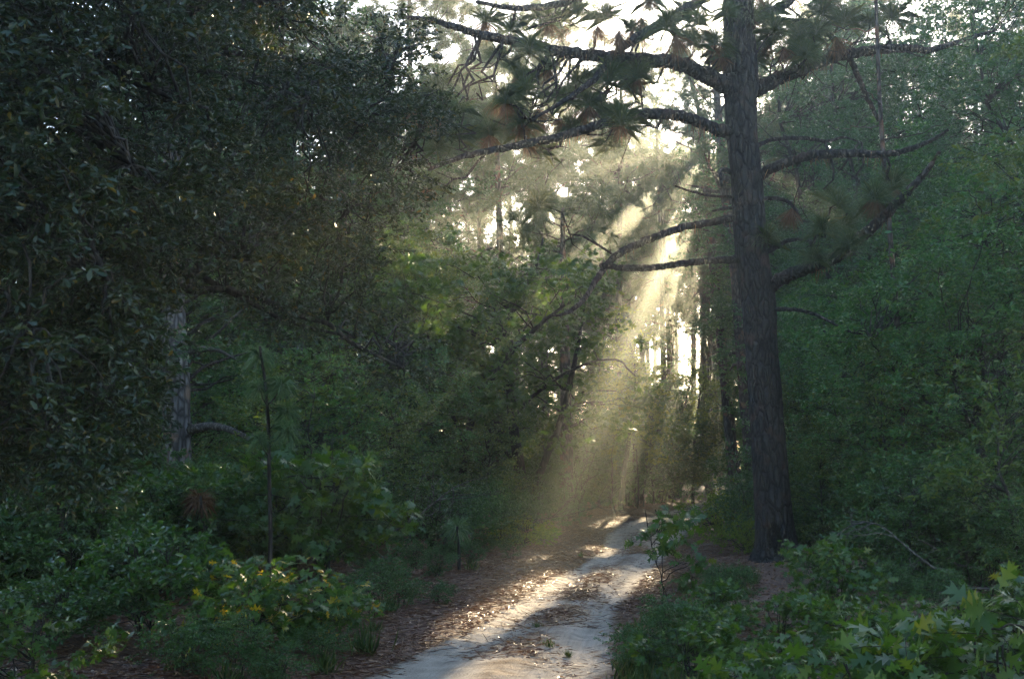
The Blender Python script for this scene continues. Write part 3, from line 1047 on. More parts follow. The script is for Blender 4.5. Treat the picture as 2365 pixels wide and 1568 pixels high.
for c in cl:
    d = np.linalg.norm(LP - c, axis=1)
    i = int(np.argmin(d + .25 * (LP[:, 2] < c[2] - .6)))
    k = LO[i]
    bough(limbs_mb[k], LP[i], c, .012, .005, rngo, .10, 7, 5, .08)
    ns = 4
    out = unit(c - LP[i]) * .5
    dd = unit(rngo.standard_normal((ns, 3)) * [1, 1, .7] + out + [0.15, 0, -.15])
    px_ = (c + oak_o)
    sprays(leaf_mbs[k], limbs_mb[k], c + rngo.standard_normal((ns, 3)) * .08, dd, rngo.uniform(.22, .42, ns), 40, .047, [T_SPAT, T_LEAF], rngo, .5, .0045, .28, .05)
wm.build('trunk', M['oak_bark'], nearoak, True)
for k in range(len(oak_limbs)):
    b_ = limbs_mb[k].build('branch', M['oak_bark'], nearoak, True)
    b_.data['solid'] = limbs_mb[k].solid
    if leaf_mbs[k].n:
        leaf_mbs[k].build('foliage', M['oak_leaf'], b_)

# ---------------------------------------------------------------- prototypes
HIDE = (0, -400, 0)
P_OAK = [broadleaf('oak_tree', 100 + i, h, cr, b, ncl, 6, .62, 40, [T_LEAF], (.105, .095, .11, .125)[i], ('wood_leaf', 'blue_leaf', 'olive_leaf', 'wood_leaf')[i], tr, ln) for i, (h, cr, b, ncl, tr, ln) in enumerate(
    [(12.5, 3.6, 1.2, 125, .13, (.4, .3)), (14.5, 3.9, 1.8, 150, .15, (-.6, .2)), (10.0, 3.0, .8, 95, .10, (.7, -.2)), (11.5, 3.3, 1.6, 78, .12, (-.5, -.3))])]
P_SAPL = [broadleaf('oak_sapling', 140 + i, h, cr, b, ncl, 4, .5, 26, [T_LEAF], (.075, .09)[i], ('wood_leaf', 'olive_leaf')[i], tr, ln) for i, (h, cr, b, ncl, tr, ln) in enumerate(
    [(5.2, 1.6, .7, 60, .045, (.4, 0)), (4.2, 1.4, .4, 56, .042, (-.3, .2))])]
P_SHRUB = [broadleaf('shrub', 160 + i, h, cr, .06, ncl, 5, .34, 26, [T_LEAF], .064, 'shrub_leaf', .02, (0, 0), 5, .004) for i, (h, cr, ncl) in enumerate(
    [(1.5, .85, 34), (1.9, .8, 38), (1.15, .95, 32), (2.3, .95, 44)])]
P_LOBED = [broadleaf('turkey_oak_shrub', 180 + i, h, cr, .10, ncl, 4, .30, 12, T_LOBE, .105, mt, .016, (0, 0), 5, .005, 'oak_bark', .6) for i, (h, cr, ncl, mt) in enumerate(
    [(.85, .62, 22, 'lobed_leaf'), (1.05, .70, 26, 'lobed_leaf'), (.72, .62, 22, 'yellowing_leaf')])]
P_BIG = [broadleaf('turkey_oak_shrub', 190 + i, h, cr, .10, ncl, 4, .34, 7, T_LOBE, .155, mt, .016, (0, 0), 5, .006, 'oak_bark', .6) for i, (h, cr, ncl, mt) in enumerate(
    [(.95, .68, 17, 'lobed_leaf'), (.8, .75, 16, 'lobed_leaf')])]
P_SPROUT = broadleaf('turkey_oak_shrub', 195, 1.32, .30, .25, 9, 4, .20, 6, T_LOBE, .135, 'lobed_leaf', .014, (.12, 0), 2, .005, 'oak_bark', .6)
P_BUSH = [broadleaf('leafy_bush', 200, .95, .75, .08, 34, 5, .26, 22, [tpl_leaf(.5, .08, .15)], .065, 'shrub_leaf', .018, (0, 0), 6, .004),
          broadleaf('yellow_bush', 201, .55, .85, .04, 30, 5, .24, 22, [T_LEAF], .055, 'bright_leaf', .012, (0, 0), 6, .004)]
TUFT_FAR = tpl_tuft(90, .024, 31, (4, 105), .7)
TUFT_MID = tpl_tuft(170, .016, 32, (4, 102), .75)
P_PINE = [pine('pine_tree', 300 + i, h, tr, cf, nb, bl, tu, TUFT_FAR, .50, ln, dead=8) for i, (h, tr, cf, nb, bl, tu, ln) in enumerate(
    [(24, .24, .34, 56, 4.4, 10, (.5, 0)), (26, .27, .40, 56, 4.8, 11, (-.8, .3)), (21, .20, .28, 56, 4.0, 10, (.2, .4)), (23, .22, .45, 48, 4.6, 11, (1.0, 0)), (26, .24, .54, 50, 4.6, 11, (.6, .2))])]
PROTOS = [P_SPROUT] + P_BIG + P_OAK + P_SAPL + P_SHRUB + P_LOBED + P_BUSH + P_PINE
used = set()


def put(proto, px, depth, label, cat, group=None, scale=1.0, rot=None, rs=random.Random(4)):
    loc = gp(px, depth)
    if depth > 40:                                   # nothing grows on the path itself
        u = float(path_u(loc[0], loc[1]))
        if -.5 < u < 1.5:
            x = float(np.interp(depth, PY, PL if u < .5 else PR)) + (-1.7 if u < .5 else 1.7)
            loc = (x, loc[1], float(path_z(x, depth)))
    rot = rs.uniform(0, 6.28) if rot is None else rot
    if proto.name in used:
        return dup(proto, loc, rot, scale, label, cat, group)
    used.add(proto.name)
    proto.location = loc
    proto.rotation_euler = (0, 0, rot)
    proto.scale = scale if hasattr(scale, '__len__') else (scale,) * 3
    return tag(proto, label, cat, group)


R = random.Random(42)

# ---- pines behind the bend, seen one by one
def own_pine(pts, depth, trunk_w, label, seed, crown_from, nb, bl, tu, tuft=TUFT_FAR, dead=8, group=None, up=.25):
    b = gp(pts[0][0], depth)
    poly = np.array([at(px, py, depth) for px, py in pts]) - np.array(b)
    poly[0] = (0, 0, 0)
    o = pine('pine_tree', seed, 20, trunk_w / 2 / FPX * depth, crown_from, nb, bl, tu, tuft, .48, poly=poly, dead=dead, br_up=up)
    o.location = b
    return tag(o, label, 'pine tree', group)


own_pine([(1158, 1200), (1157, 900), (1156, 600), (1150, 420), (1146, 300), (1140, 120)], 44, 26, 'straight slender pine rising behind the centre oaks, drooping side branches', 401, .40, 46, 4.4, 10, TUFT_MID, 8)
own_pine([(1118, 1190), (1112, 800), (1107, 560), (1103, 420), (1098, 260)], 50, 17, 'thinnest pine just left of the straight slender pine', 402, .5, 22, 2.6, 6, TUFT_MID, 6)
own_pine([(1536, 1150), (1533, 900), (1529, 700), (1524, 500), (1518, 330), (1515, 220)], 62, 17, 'left one of two close hazy pines behind the sunlit bend', 403, .58, 26, 4.0, 7)
own_pine([(1554, 1150), (1548, 900), (1541, 700), (1533, 520), (1526, 360)], 66, 16, 'right one of two close hazy pines behind the sunlit bend', 404, .60, 24, 3.8, 7)
own_pine([(1602, 1150), (1602, 900), (1602, 700), (1603, 480), (1600, 300)], 84, 16, 'palest distant pine glowing in the haze beside the close pair', 405, .55, 26, 4.6, 7)
own_pine([(1700, 1150), (1682, 950), (1662, 750), (1643, 580), (1632, 420), (1622, 300), (1600, 200), (1570, 110)], 48, 29, 'leaning hazy pine left of the thick pale trunk, forked at its top', 406, .55, 26, 4.0, 7)
own_pine([(1748, 1170), (1735, 1000), (1716, 800), (1700, 620), (1684, 500), (1672, 420), (1660, 280), (1650, 130)], 42, 46, 'thick pale hazy trunk half hidden behind the largest pine', 407, .60, 26, 4.0, 7)
own_pine([(1308, 1200), (1308, 1000), (1305, 800), (1300, 600), (1300, 480)], 38, 34, 'shaded pine trunk at the left verge where the path bends', 408, .75, 22, 3.0, 7)
own_pine([(960, 1190), (955, 800), (950, 500), (948, 250), (946, 20), (944, -150)], 38, 26, 'tall pine over the left wood, its crown behind the tips of the dark oak', 410, .55, 44, 4.2, 10, TUFT_MID, 8)
own_pine([(1262, 1190), (1258, 800), (1255, 450), (1250, 200), (1246, -20), (1243, -120)], 52, 20, 'tall thin pine whose crown shows between the two long left limbs', 411, .55, 44, 4.4, 10, TUFT_MID, 8)
own_pine([(1425, 1190), (1428, 800), (1432, 450), (1434, 250), (1436, 90)], 58, 20, 'hazy pine left of the close pair, its crown under the long left limbs', 412, .5, 40, 4.6, 9, TUFT_FAR, 8)
own_pine([(800, 1190), (795, 800), (790, 400), (786, 100), (782, -200)], 30, 30, 'tall pine whose needles show through the top of the dark oak', 413, .6, 44, 4.2, 10, TUFT_MID, 6)
own_pine([(2096, 1190), (2083, 950), (2070, 720), (2052, 500), (2042, 380), (2030, 200), (2018, -150), (2005, -520)], 20, 16, 'slim grey pine stem right of the largest pine', 409, .84, 16, 2.4, 6)

# mid-left pine with dead stubs
DL = 20.0
bL = gp(408, DL)
lp = thing('pine_tree', 'grey pine trunk with bare dead stubs under the dark oak boughs at left', 'pine tree', bL)
oL = np.array(bL)
mb = MB()
ed = [(1310, 372, 446), (1200, 374, 444), (1000, 377, 440), (850, 374, 437), (750, 373, 428), (600, 376, 424), (400, 378, 416), (150, 380, 410), (-200, 380, 400)]
kp = smooth_path(np.array([at((l + r) / 2, y, DL) for y, l, r in ed]) - oL, 60)
mb.tube(kp, np.interp(np.linspace(0, 1, 60), np.linspace(0, 1, 9), [(r - l) / 2 / FPX * DL for y, l, r in ed]), 24, .02, rngb)
mb.build('trunk', M['pale_bark'], lp, True)
for pts, y1, rd in (([(425, 822), (440, 812), (480, 806), (512, 812), (545, 830)], 19.3, (9, 8, 6, 4, 2)), ([(410, 865), (395, 850), (368, 835), (345, 826)], 19.2, (6, 5, 4, 2)),
                    ([(430, 995), (470, 985), (510, 986), (560, 1005), (600, 1030)], 18.8, (11, 10, 8, 6, 3)), ([(430, 975), (450, 985), (462, 992)], 19.5, (4, 3, 2))):
    c = smooth_path(np.array([at(px, py, DL + (y1 - DL) * i / (len(pts) - 1)) for i, (px, py) in enumerate(pts)]) - oL, 16)
    mb = MB()
    mb.tube(c, np.interp(np.linspace(0, 1, 16), np.linspace(0, 1, len(rd)), rd) / FPX * DL, 8, .05, rngb)
    mb.build('branch', M['grey_wood'], lp, True)
mb = MB()
pp = np.array([[rngb.normal() * 1.6, rngb.normal() * 1.6, rngb.uniform(9, 13)] for _ in range(60)]) + kp[-1] * [1, 1, 0]
mb.scatter(TUFT_MID, pp, rngb.standard_normal((60, 3)) * .4 + [0, 0, 1], rngb.standard_normal((60, 3)), rngb.uniform(.3, .4, 60))
mb.build('crown', M['needle'], lp)

# longleaf saplings: bare stem topped by brushes of needles
def longleaf(stem, depth, tufts, w, label, brown=False):
    b = gp(stem[0][0], depth)
    o = thing('pine_sapling', label, 'pine sapling', b)
    ob = np.array(b)
    c = np.array([at(px, py, depth) for px, py in stem]) - ob
    c[0] = (0, 0, -.1)
    c = smooth_path(c, 20)
    mb = MB()
    mb.tube(c, np.linspace(w, w * .55, 20) / 2 / FPX * depth, 7, .05, rngb)
    for px, py, s, live in tufts:
        q = at(px, py, depth + rngb.uniform(-.15, .15)) - ob
        i = int(np.argmin(np.abs(c[:, 2] - (q[2] - .25))))
        if np.linalg.norm(q - c[-1]) > .12:
            mb.tube(np.array([c[i], (c[i] + q) / 2 - [0, 0, .05], q]), [.012, .010, .008], 5)
        tm = MB()
        tm.scatter(tpl_tuft(300, .024, int(px), (20, 140), .7), [q], [[0.05, 0, 1]], [[1, .2, 0]], [s])
        tm.scatter(tpl_tuft(60, .03, int(px) + 1, (2, 14), .0), [q], [[0.02, 0, 1]], [[1, .2, 0]], [s * .45])
        tm.build('needle_tuft', M['young_needle' if live else 'dead_needle'], o)
    mb.build('stem', M['oak_bark'], o, True)
    return o


longleaf([(628, 1400), (625, 1250), (622, 1100), (620, 980), (612, 880), (600, 800)], 14.5, [(600, 815, .30, 1), (652, 885, .28, 1), (597, 890, .24, 1), (664, 945, .27, 1), (664, 990, .28, 1), (600, 1010, .2, 1)], 11,
         'tall longleaf pine sapling with several needle brushes on a thin bare stem')
longleaf([(482, 1388), (474, 1290), (468, 1200), (463, 1145)], 14.6, [(463, 1150, .30, 0)], 10, 'short longleaf sapling with a browned drooping top and bare crooked stem')
longleaf([(1062, 1330), (1060, 1270), (1056, 1215)], 18, [(1056, 1213, .34, 1)], 9, 'small longleaf sapling with one round needle brush near the left verge')
longleaf([(146, 1385), (142, 1250), (136, 1100), (130, 960), (125, 800)], 13, [(120, 1258, .30, 1)], 21, 'dark slim pine stem at far left with one low needle brush')

# ---- centre turkey oaks and the leafy wall of the left wood
def own_oak(stems, depth, poly, n_cl, label, seed, tpls=T_LOBE, leaf_len=.17, per=20, lmat='lobed_leaf', thick=3.0, n_sp=5, sp_len=.75):
    r = np.random.default_rng(seed)
    b = np.array(gp(stems[0][0][0][0], depth))
    root = thing('oak_tree', label, 'oak tree', b)
    tm, bm, lm = MB(), MB(), MB()
    pts_, rad_ = [], []
    for pts, wd, dz in stems:
        k = len(pts)
        c = np.array([at(px, py, depth + dz * i / (k - 1)) for i, (px, py) in enumerate(pts)]) - b
        if pts[0][1] > 1100:
            c[0][2] = -.1
        c = smooth_path(c, 26)
        c[2:] += r.standard_normal((24, 3)) * .012
        w = np.interp(np.linspace(0, 1, 26), np.linspace(0, 1, len(wd)), wd) / 2 / FPX * depth
        tm.tube(c, w, 9, .05, r)
        pts_.append(c[8:]); rad_.append(w[8:])
    A_, W_ = np.concatenate(pts_), np.concatenate(rad_)
    P = np.array(poly, float)
    lo, hi = P.min(0), P.max(0)
    O, D = [], []
    n = 0
    while n < n_cl:
        q = r.uniform(lo, hi)
        if not in_poly(q[0], q[1], P):
            continue
        n += 1
        c = at(q[0], q[1], depth + r.uniform(-thick, thick)) - b
        d = np.linalg.norm(A_ - c, axis=1) + .5 * (A_[:, 2] > c[2])
        i = int(np.argmin(d))
        bough(bm, A_[i], c, max(.012, W_[i] * .35), .007, r, .10, 8, 5, .07)
        out = unit((c - A_[i]) * [1, 1, .3])
        dd = unit(r.standard_normal((n_sp, 3)) * [1, 1, .5] + out * .5)
        O.append(c + r.standard_normal((n_sp, 3)) * .16)
        D.append(dd)
    O, D = np.concatenate(O), np.concatenate(D)
    sprays(lm, bm, O, D, sp_len * r.uniform(.6, 1.2, len(O)), per, leaf_len, tpls, r, .7, .007)
    nf = sum(len(t) for t in tm.t)
    tm.merge(bm)
    tm.build('trunk', M['oak_bark'], root, True).data['solid'] = nf
    lm.build('crown', M[lmat], root)
    return root


own_oak([([(1214, 1200), (1202, 1100), (1186, 980), (1173, 850), (1168, 760), (1200, 690), (1240, 610), (1255, 550)], (30, 24, 18, 10, 5), .5),
         ([(1230, 1195), (1242, 1110), (1285, 1000), (1318, 880), (1336, 790), (1350, 700)], (20, 16, 12, 5), -1.0),
         ([(1200, 1085), (1150, 1020), (1110, 960), (1080, 900)], (10, 7, 4), 1.0),
         ([(1186, 960), (1250, 900), (1330, 850), (1420, 830), (1470, 870)], (10, 8, 5, 3), -2.0)], 32,
        [(980, 640), (1100, 620), (1230, 580), (1340, 560), (1420, 610), (1480, 700), (1470, 830), (1505, 950), (1515, 1050), (1460, 1030), (1390, 960), (1330, 1010), (1240, 1060), (1140, 1010), (1040, 930), (960, 780)], 88,
        'centre oak with a dark forked trunk and lobed leaves, left of the bend', 71)
own_oak([([(1066, 1150), (1074, 1040), (1098, 945), (1150, 850), (1196, 795), (1245, 752), (1290, 716), (1325, 690)], (22, 18, 15, 12, 8, 5), -2.0),
         ([(1076, 1030), (1040, 950), (1010, 860), (985, 760)], (12, 9, 4), 1.0)], 29,
        [(840, 620), (930, 540), (1050, 560), (1120, 640), (1330, 640), (1400, 720), (1300, 790), (1160, 860), (1130, 960), (980, 960), (870, 860), (820, 740)], 60,
        'oak with a long trunk leaning right across the forked centre oak', 72)
own_oak([([(1432, 1195), (1440, 1100), (1455, 1000), (1470, 900), (1460, 820)], (14, 11, 8, 4), .0)], 44,
        [(1400, 760), (1450, 700), (1500, 760), (1520, 880), (1530, 1000), (1500, 1100), (1440, 1080), (1400, 980)], 60,
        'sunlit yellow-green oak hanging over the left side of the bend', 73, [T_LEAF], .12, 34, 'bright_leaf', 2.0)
own_oak([([(1556, 1150), (1558, 1060), (1570, 980), (1590, 900), (1600, 850)], (9, 7, 5, 3), .0), ([(1600, 1150), (1602, 1060), (1610, 960), (1618, 900)], (8, 6, 4), .0)], 56,
        [(1530, 900), (1580, 850), (1640, 860), (1660, 930), (1650, 1040), (1600, 1100), (1540, 1060), (1520, 970)], 40,
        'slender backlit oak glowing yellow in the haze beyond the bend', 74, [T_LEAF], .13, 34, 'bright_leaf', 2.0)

own_oak([([(2288, 1200), (2277, 1100), (2252, 980), (2276, 880), (2266, 790), (2290, 650), (2270, 520)], (26, 20, 17, 14, 10, 5), .5), ([(2262, 1010), (2225, 950), (2200, 880)], (10, 7, 4), -.5)], 17,
        [(2130, 560), (2240, 420), (2420, 420), (2440, 800), (2330, 860), (2180, 760)], 40, 'dark crooked oak with a kinked trunk rising from the brush heap', 75, [T_LEAF], .075, 34, 'wood_leaf', 1.6, 5, .5)
own_oak([([(2205, 1210), (2200, 1100), (2188, 1000), (2222, 870), (2216, 760), (2180, 640)], (15, 12, 10, 8, 4), .5), ([(2190, 1010), (2120, 900), (2060, 850), (2010, 790)], (7, 6, 4, 2), -1.0)], 19,
        [(1920, 640), (2050, 560), (2220, 560), (2260, 720), (2140, 860), (1960, 1000), (1900, 880)], 46, 'slender oak with a low arching bough left of the kinked oak', 76, [T_LEAF], .075, 34, 'wood_leaf', 1.8, 5, .5)
own_oak([([(1955, 1190), (1950, 1080), (1962, 980), (1950, 880), (1960, 760)], (11, 9, 7, 4), .3), ([(2040, 1190), (2045, 1080), (2030, 980), (2040, 900)], (9, 7, 4), .3)], 25,
        [(1850, 700), (1960, 640), (2050, 740), (2040, 900), (1900, 960), (1840, 860)], 34, 'twin-stemmed oak in the shade close behind the largest pine', 77, [T_LEAF], .085, 34, 'wood_leaf', 1.8, 5, .5)
GL = 'oaks making the leafy wall of the left wood'
for px, dp, pr, s in [(905, 30, 2, .85), (980, 36, 0, .72), (820, 33, 0, .8), (700, 30, 2, .9), (600, 34, 1, .75), (500, 33, 2, .95), (330, 30, 0, .9), (180, 26, 2, .9), (40, 30, 1, .8), (-150, 26, 0, .9), (880, 44, 1, .85), (1010, 50, 1, .85),
                      (750, 46, 1, .9), (1090, 42, 2, .95), (1180, 55, 2, 1.0), (1290, 52, 2, .8), (800, 40, 3, 1.1), (620, 42, 0, 1.0), (560, 32, 1, 1.2), (710, 34, 1, 1.2), (860, 40, 1, 1.15), (420, 34, 1, 1.2), (250, 20, 1, 1.0), (640, 38, 2, .8), (180, 24, 2, .7)]:
    put(P_OAK[pr], px, dp, 'small-leaved green oak standing among the others in the left wood', 'oak tree', GL, s)
GR = 'oaks making the leafy wall of the right wood'
for px, dp, pr, s in [(1900, 42, 0, .9), (1990, 35, 3, .95), (2090, 32, 1, .95), (2200, 36, 3, 1.0), (2300, 29, 2, 1.0), (2400, 24, 1, .9), (2480, 28, 3, 1.0), (2150, 26, 3, .85), (2520, 18, 2, .9), (2030, 28, 1, .7), (1940, 30, 2, .62), (2620, 22, 1, .9),
                      (2430, 36, 1, 1.0), (2250, 44, 0, 1.1), (2060, 50, 2, 1.1), (1860, 55, 0, 1.0), (1835, 46, 3, 1.1), (1800, 62, 1, 1.1), (2330, 48, 1, 1.1), (1960, 48, 1, 1.0), (1870, 46, 1, 1.4), (1965, 40, 1, 1.3), (2080, 37, 1, 1.25), (2220, 34, 1, 1.2), (2350, 31, 1, 1.15), (2010, 56, 1, 1.5)]:
    put(P_OAK[pr], px, dp, 'small-leaved green oak standing among the others in the right wood', 'oak tree', GR, s)
GS = 'oak saplings in the right wood'
for px, dp, pr, s in [(1880, 30, 0, .9), (1960, 24, 1, .9), (2060, 20, 0, .9), (2160, 18, 1, .9), (2270, 16, 0, .8), (2350, 14, 1, .8), (1910, 22, 1, .62), (2220, 22, 1, 1.0), (2120, 26, 0, 1.0), (2420, 17, 0, 1.0)]:
    put(P_SAPL[pr], px, dp, 'thin-stemmed oak sapling in the shade of the right wood', 'oak sapling', GS, s)
GS2 = 'oak saplings in the left wood'
for px, dp, pr, s in [(960, 25, 0, .85), (860, 22, 1, .9), (760, 20, 0, .8), (680, 18, 1, .8), (575, 23, 0, .8), (215, 17, 1, .8), (120, 18, 0, .9), (40, 16, 1, 1.0), (1130, 27, 1, .7), (1010, 30, 1, 1.0), (1470, 46, 0, .9), (1420, 42, 1, .8), (1510, 52, 1, 1.0)]:
    put(P_SAPL[pr], px, dp, 'thin-stemmed oak sapling in the shade of the left wood', 'oak sapling', GS2, s)
GB = 'oaks in the sunny haze beyond the bend'
for px, dp, pr, s in [(1480, 60, 2, .75), (1560, 70, 2, .8), (1640, 62, 2, .7), (1720, 66, 2, .8), (1800, 60, 2, .9), (1420, 64, 0, .7), (1600, 90, 0, .7), (1500, 95, 1, .7), (1700, 95, 0, .8), (1515, 58, 2, (1.2, 1.2, .62)), (1600, 64, 0, (1.1, 1.1, .5)), (1655, 60, 2, (1.2, 1.2, .6)), (1700, 58, 2, (1.1, 1.1, .66)), (1560, 78, 0, (1.3, 1.3, .6)), (1640, 84, 1, (1.3, 1.3, .55)), (1740, 75, 0, 1.0)]:
    put(P_OAK[pr], px, dp, 'hazy backlit oak beyond the bend of the path', 'oak tree', GB, s)

GM = 'oaks closing the view between the far trunks'
for i in range(34):
    px = -450 + 2950 * ((i * .382 + .1) % 1)
    dp = R.uniform(50, 92)
    if 1500 < px < 1680:
        dp = R.uniform(88, 100)
    put(P_OAK[i % 3], px, dp, 'distant leafy oak closing the view low between the far trunks', 'oak tree', GM, R.uniform(.6, .9))

GN = 'unseen oaks added around the camera to block sky light'  # oaks added out of view, to keep sky light off the scene and haze
for x, y, pr, s in [(-6, -7, 0, .9), (4, -9, 1, 1.0), (11, -4, 0, .9), (-12, 0, 1, 1.0), (12, 5, 1, .9), (-11, 9, 0, 1.0), (0, -16, 1, 1.1), (-14, -12, 1, 1.1), (13, -14, 0, 1.2), (19, 2, 1, 1.1), (-19, 4, 1, 1.1), (14, 11, 0, .95)]:
    o = dup(P_OAK[pr], (x, y, float(ground_z(x, y))), R.uniform(0, 6), s, 'unseen green oak added beside the camera to block sky light', 'oak tree', GN)

# ---- far pines
GP = 'far pines behind the wood'
for i in range(64):
    px = -500 + 3100 * ((i * .618) % 1) + R.uniform(-30, 30)
    dp = R.uniform(62, 120)
    if 1480 < px < 1700 and dp < 75:
        dp += 25
    put(P_PINE[4 if 1470 < px < 1700 else i % 4], px, dp, 'far tall pine standing in the haze behind the wood', 'pine tree', GP, R.uniform(.85, 1.12))
GG_ = 'hazy pines standing in the sunlit gap'
for px, dp, pr, s in [(1460, 70, 0, .95), (1495, 82, 2, 1.0), (1545, 92, 1, 1.0), (1620, 98, 0, 1.1), (1665, 80, 3, 1.0), (1695, 90, 1, 1.05), (1730, 72, 0, .9), (1510, 105, 3, 1.1), (1570, 112, 1, 1.1), (1420, 88, 1, 1.0), (1380, 60, 2, .95), (1760, 54, 0, .85), (1800, 66, 1, .9), (1850, 58, 2, .95), (1330, 70, 1, .95), (1260, 62, 2, .95), (1200, 76, 1, 1.0), (1650, 108, 2, 1.2), (1480, 98, 0, 1.1), (1720, 104, 1, 1.1), (1900, 72, 3, 1.0), (1475, 92, 0, 1.0)]:
    put(P_PINE[4 if 1470 < px < 1700 else pr], px, dp, 'pale hazy pine standing in the sunlit gap beyond the bend', 'pine tree', GG_, s)
GP2 = 'pines standing inside the side woods'
for px, dp, pr, s in [(780, 52, 0, .9), (930, 58, 2, .95), (1040, 62, 1, .9), (560, 48, 3, .9), (1900, 50, 3, .95), (2000, 58, 1, .95), (2160, 48, 2, .95), (2300, 52, 0, .95), (1780, 58, 2, .95), (1400, 58, 2, .85), (300, 44, 2, .9), (2450, 42, 3, .9)]:
    put(P_PINE[pr], px, dp, 'tall pine standing inside the wood beyond the nearer oaks', 'pine tree', GP2, s)

# ---- undergrowth
GUL = 'thicket shrubs left of the path'
for i in range(74):
    dp = 12.5 + 22 * R.random() ** 1.2
    lim = float(np.interp(dp, PY, PL)) - R.uniform(1.2, 1.6) - .12 * max(0, 30 - dp)
    x0 = at(-150, HORIZON, dp)[0]
    x = R.uniform(x0, lim)
    px = x / dp * FPX * CP + W0 / 2
    put(P_SHRUB[R.randrange(4)], px, dp, 'small-leaved dark green shrub in the thicket left of the path', 'shrub', GUL, R.uniform(.75, 1.15))
GUR = 'thicket shrubs right of the path'
for i in range(56):
    dp = 13 + 24 * R.random() ** 1.1
    lim = float(np.interp(dp, PY, PR)) + R.uniform(1.4, 2.0)
    if dp < 22:
        lim = max(lim, at(1900, HORIZON, dp)[0])
    x1 = at(2500, HORIZON, dp)[0]
    x = R.uniform(lim, x1)
    px = x / dp * FPX * CP + W0 / 2
    put(P_SHRUB[R.randrange(4)], px, dp, 'small-leaved dark green shrub in the thicket right of the path', 'shrub', GUR, R.uniform(.7, 1.1))

put(P_SHRUB[2], 1305, 33, 'small bright green shrub beside the left verge below the shaded trunk', 'shrub', scale=(.75, .75, .7))
put(P_BUSH[1], 1205, 24, 'low yellow-green bush on the left verge', 'bush', scale=.95)
put(P_BUSH[0], 345, 11.4, 'rounded dark leafy bush at lower left', 'bush', scale=(1.0, 1.0, 1.05))
put(P_BUSH[0], 120, 10.6, 'flat leafy bush left of the rounded dark one', 'bush', scale=(.8, .8, .6), rot=2)
put(P_LOBED[2], 590, 10.8, 'yellowing lobed-leaf oak shrub beside the bare ground at lower left', 'shrub', scale=1.05)
put(P_LOBED[2], 720, 11.2, 'smaller yellowing oak shrub nearest the needle-strewn verge', 'shrub', scale=.85, rot=1.3)
put(P_LOBED[0], 70, 8.2, 'lobed-leaf oak shrub in the bottom left corner', 'shrub', scale=.8)
for px, dp, s, lb in [(745, 16.5, 1.7, 'tall lobed-leaf oak shrub in the left thicket right of the tall longleaf sapling'), (470, 16.2, 1.5, 'lobed-leaf oak shrub below the grey pine trunk at left'), (640, 17.5, 1.35, 'lobed-leaf oak shrub behind the stem of the tall longleaf sapling')]:
    put(P_LOBED[1], px, dp, lb, 'shrub', scale=s)
# right verge
for px, dp, pr, s, lb in [(1548, 13.6, 9, 1.0, 'upright oak sprout at the right edge of the path, leaves against the sand'),
                          (1640, 12.0, 0, .55, 'oak shrub below the upright sprout on the right verge'),
                          (1590, 9.0, 0, .58, 'low oak shrub at the bottom of the right path edge'),
                          (1660, 9.6, 1, .48, 'oak shrub in front of the largest pine, left of the other low shrubs'),
                          (1800, 10.5, 0, .66, 'oak shrub in front of the foot of the largest pine'),
                          (1930, 12.5, 1, .78, 'oak shrub just right of the foot of the largest pine'),
                          (1780, 7.4, 1, .66, 'oak shrub at the bottom edge below the largest pine'),
                          (2000, 8.6, 1, .64, 'oak shrub in the middle of the lower right growth'),
                          (2140, 7.2, 0, .74, 'large-leaved oak shrub left of the corner shrub at lower right'),
                          (2300, 6.4, 1, 1.0, 'large-leaved oak shrub filling the bottom right corner'),
                          (2240, 9.2, 0, .8, 'oak shrub behind the large-leaved ones at lower right'),
                          (2030, 6.3, 0, .72, 'large-leaved low oak shrub at the bottom edge on the right'),
                          (2390, 9.0, 1, .8, 'oak shrub cut by the right edge of the view')]:
    put(P_SPROUT if pr == 9 else P_BIG[pr % 2] if dp < 8 else P_LOBED[pr], px, dp, lb, 'shrub', scale=s)
for px, dp, s, lb in [(1690, 27, 1.1, 'backlit yellow-green bush left of the largest pine at its foot'), (1650, 31, 1.1, 'backlit yellow-green bush on the right verge near the bend'), (1720, 22.5, .7, 'low yellow-green bush touching the foot of the largest pine')]:
    put(P_BUSH[1], px, dp, lb, 'bush', scale=(s, s, s * 1.6))

GUF = 'thicket shrubs far back under the trees'
for i in range(70):
    dp = R.uniform(36, 72)
    px = R.uniform(-200, 2500)
    if abs(at(px, HORIZON, dp)[0] - float(np.interp(dp, PY, (PL + PR) / 2))) < 3.2:
        continue
    put(P_SHRUB[R.randrange(4)], px, dp, 'shrub far back in the shade under the trees', 'shrub', GUF, R.uniform(1.1, 1.9))

GSD = 'seedling plants on the needle-strewn verges'
for px, dp in [(850, 17), (900, 16), (960, 18.5), (1010, 17), (1085, 19.5), (1040, 21), (930, 14.2), (870, 13), (780, 12.2), (1120, 22), (1010, 14.5), (760, 10.2), (560, 9.2), (430, 9.4), (660, 9.0), (1180, 21), (1240, 25), (1640, 17), (1670, 15), (1600, 10.8), (1560, 9.8), (1500, 9.6), (1990, 16), (2100, 15), (2200, 17), (2060, 13), (2170, 12), (1680, 13), (1880, 15)]:
    put(P_SHRUB[R.randrange(3)], px, dp, 'tiny leafy seedling plant on the needle-strewn verge', 'seedling', GSD, R.uniform(.22, .42))

for i in range(58):
    dp = R.uniform(46, 84)
    px = R.uniform(250, 1590)
    put(P_SHRUB[R.randrange(4)], px, dp, 'shrub far back in the shade under the trees', 'shrub', GUF, R.uniform(1.8, 2.7))

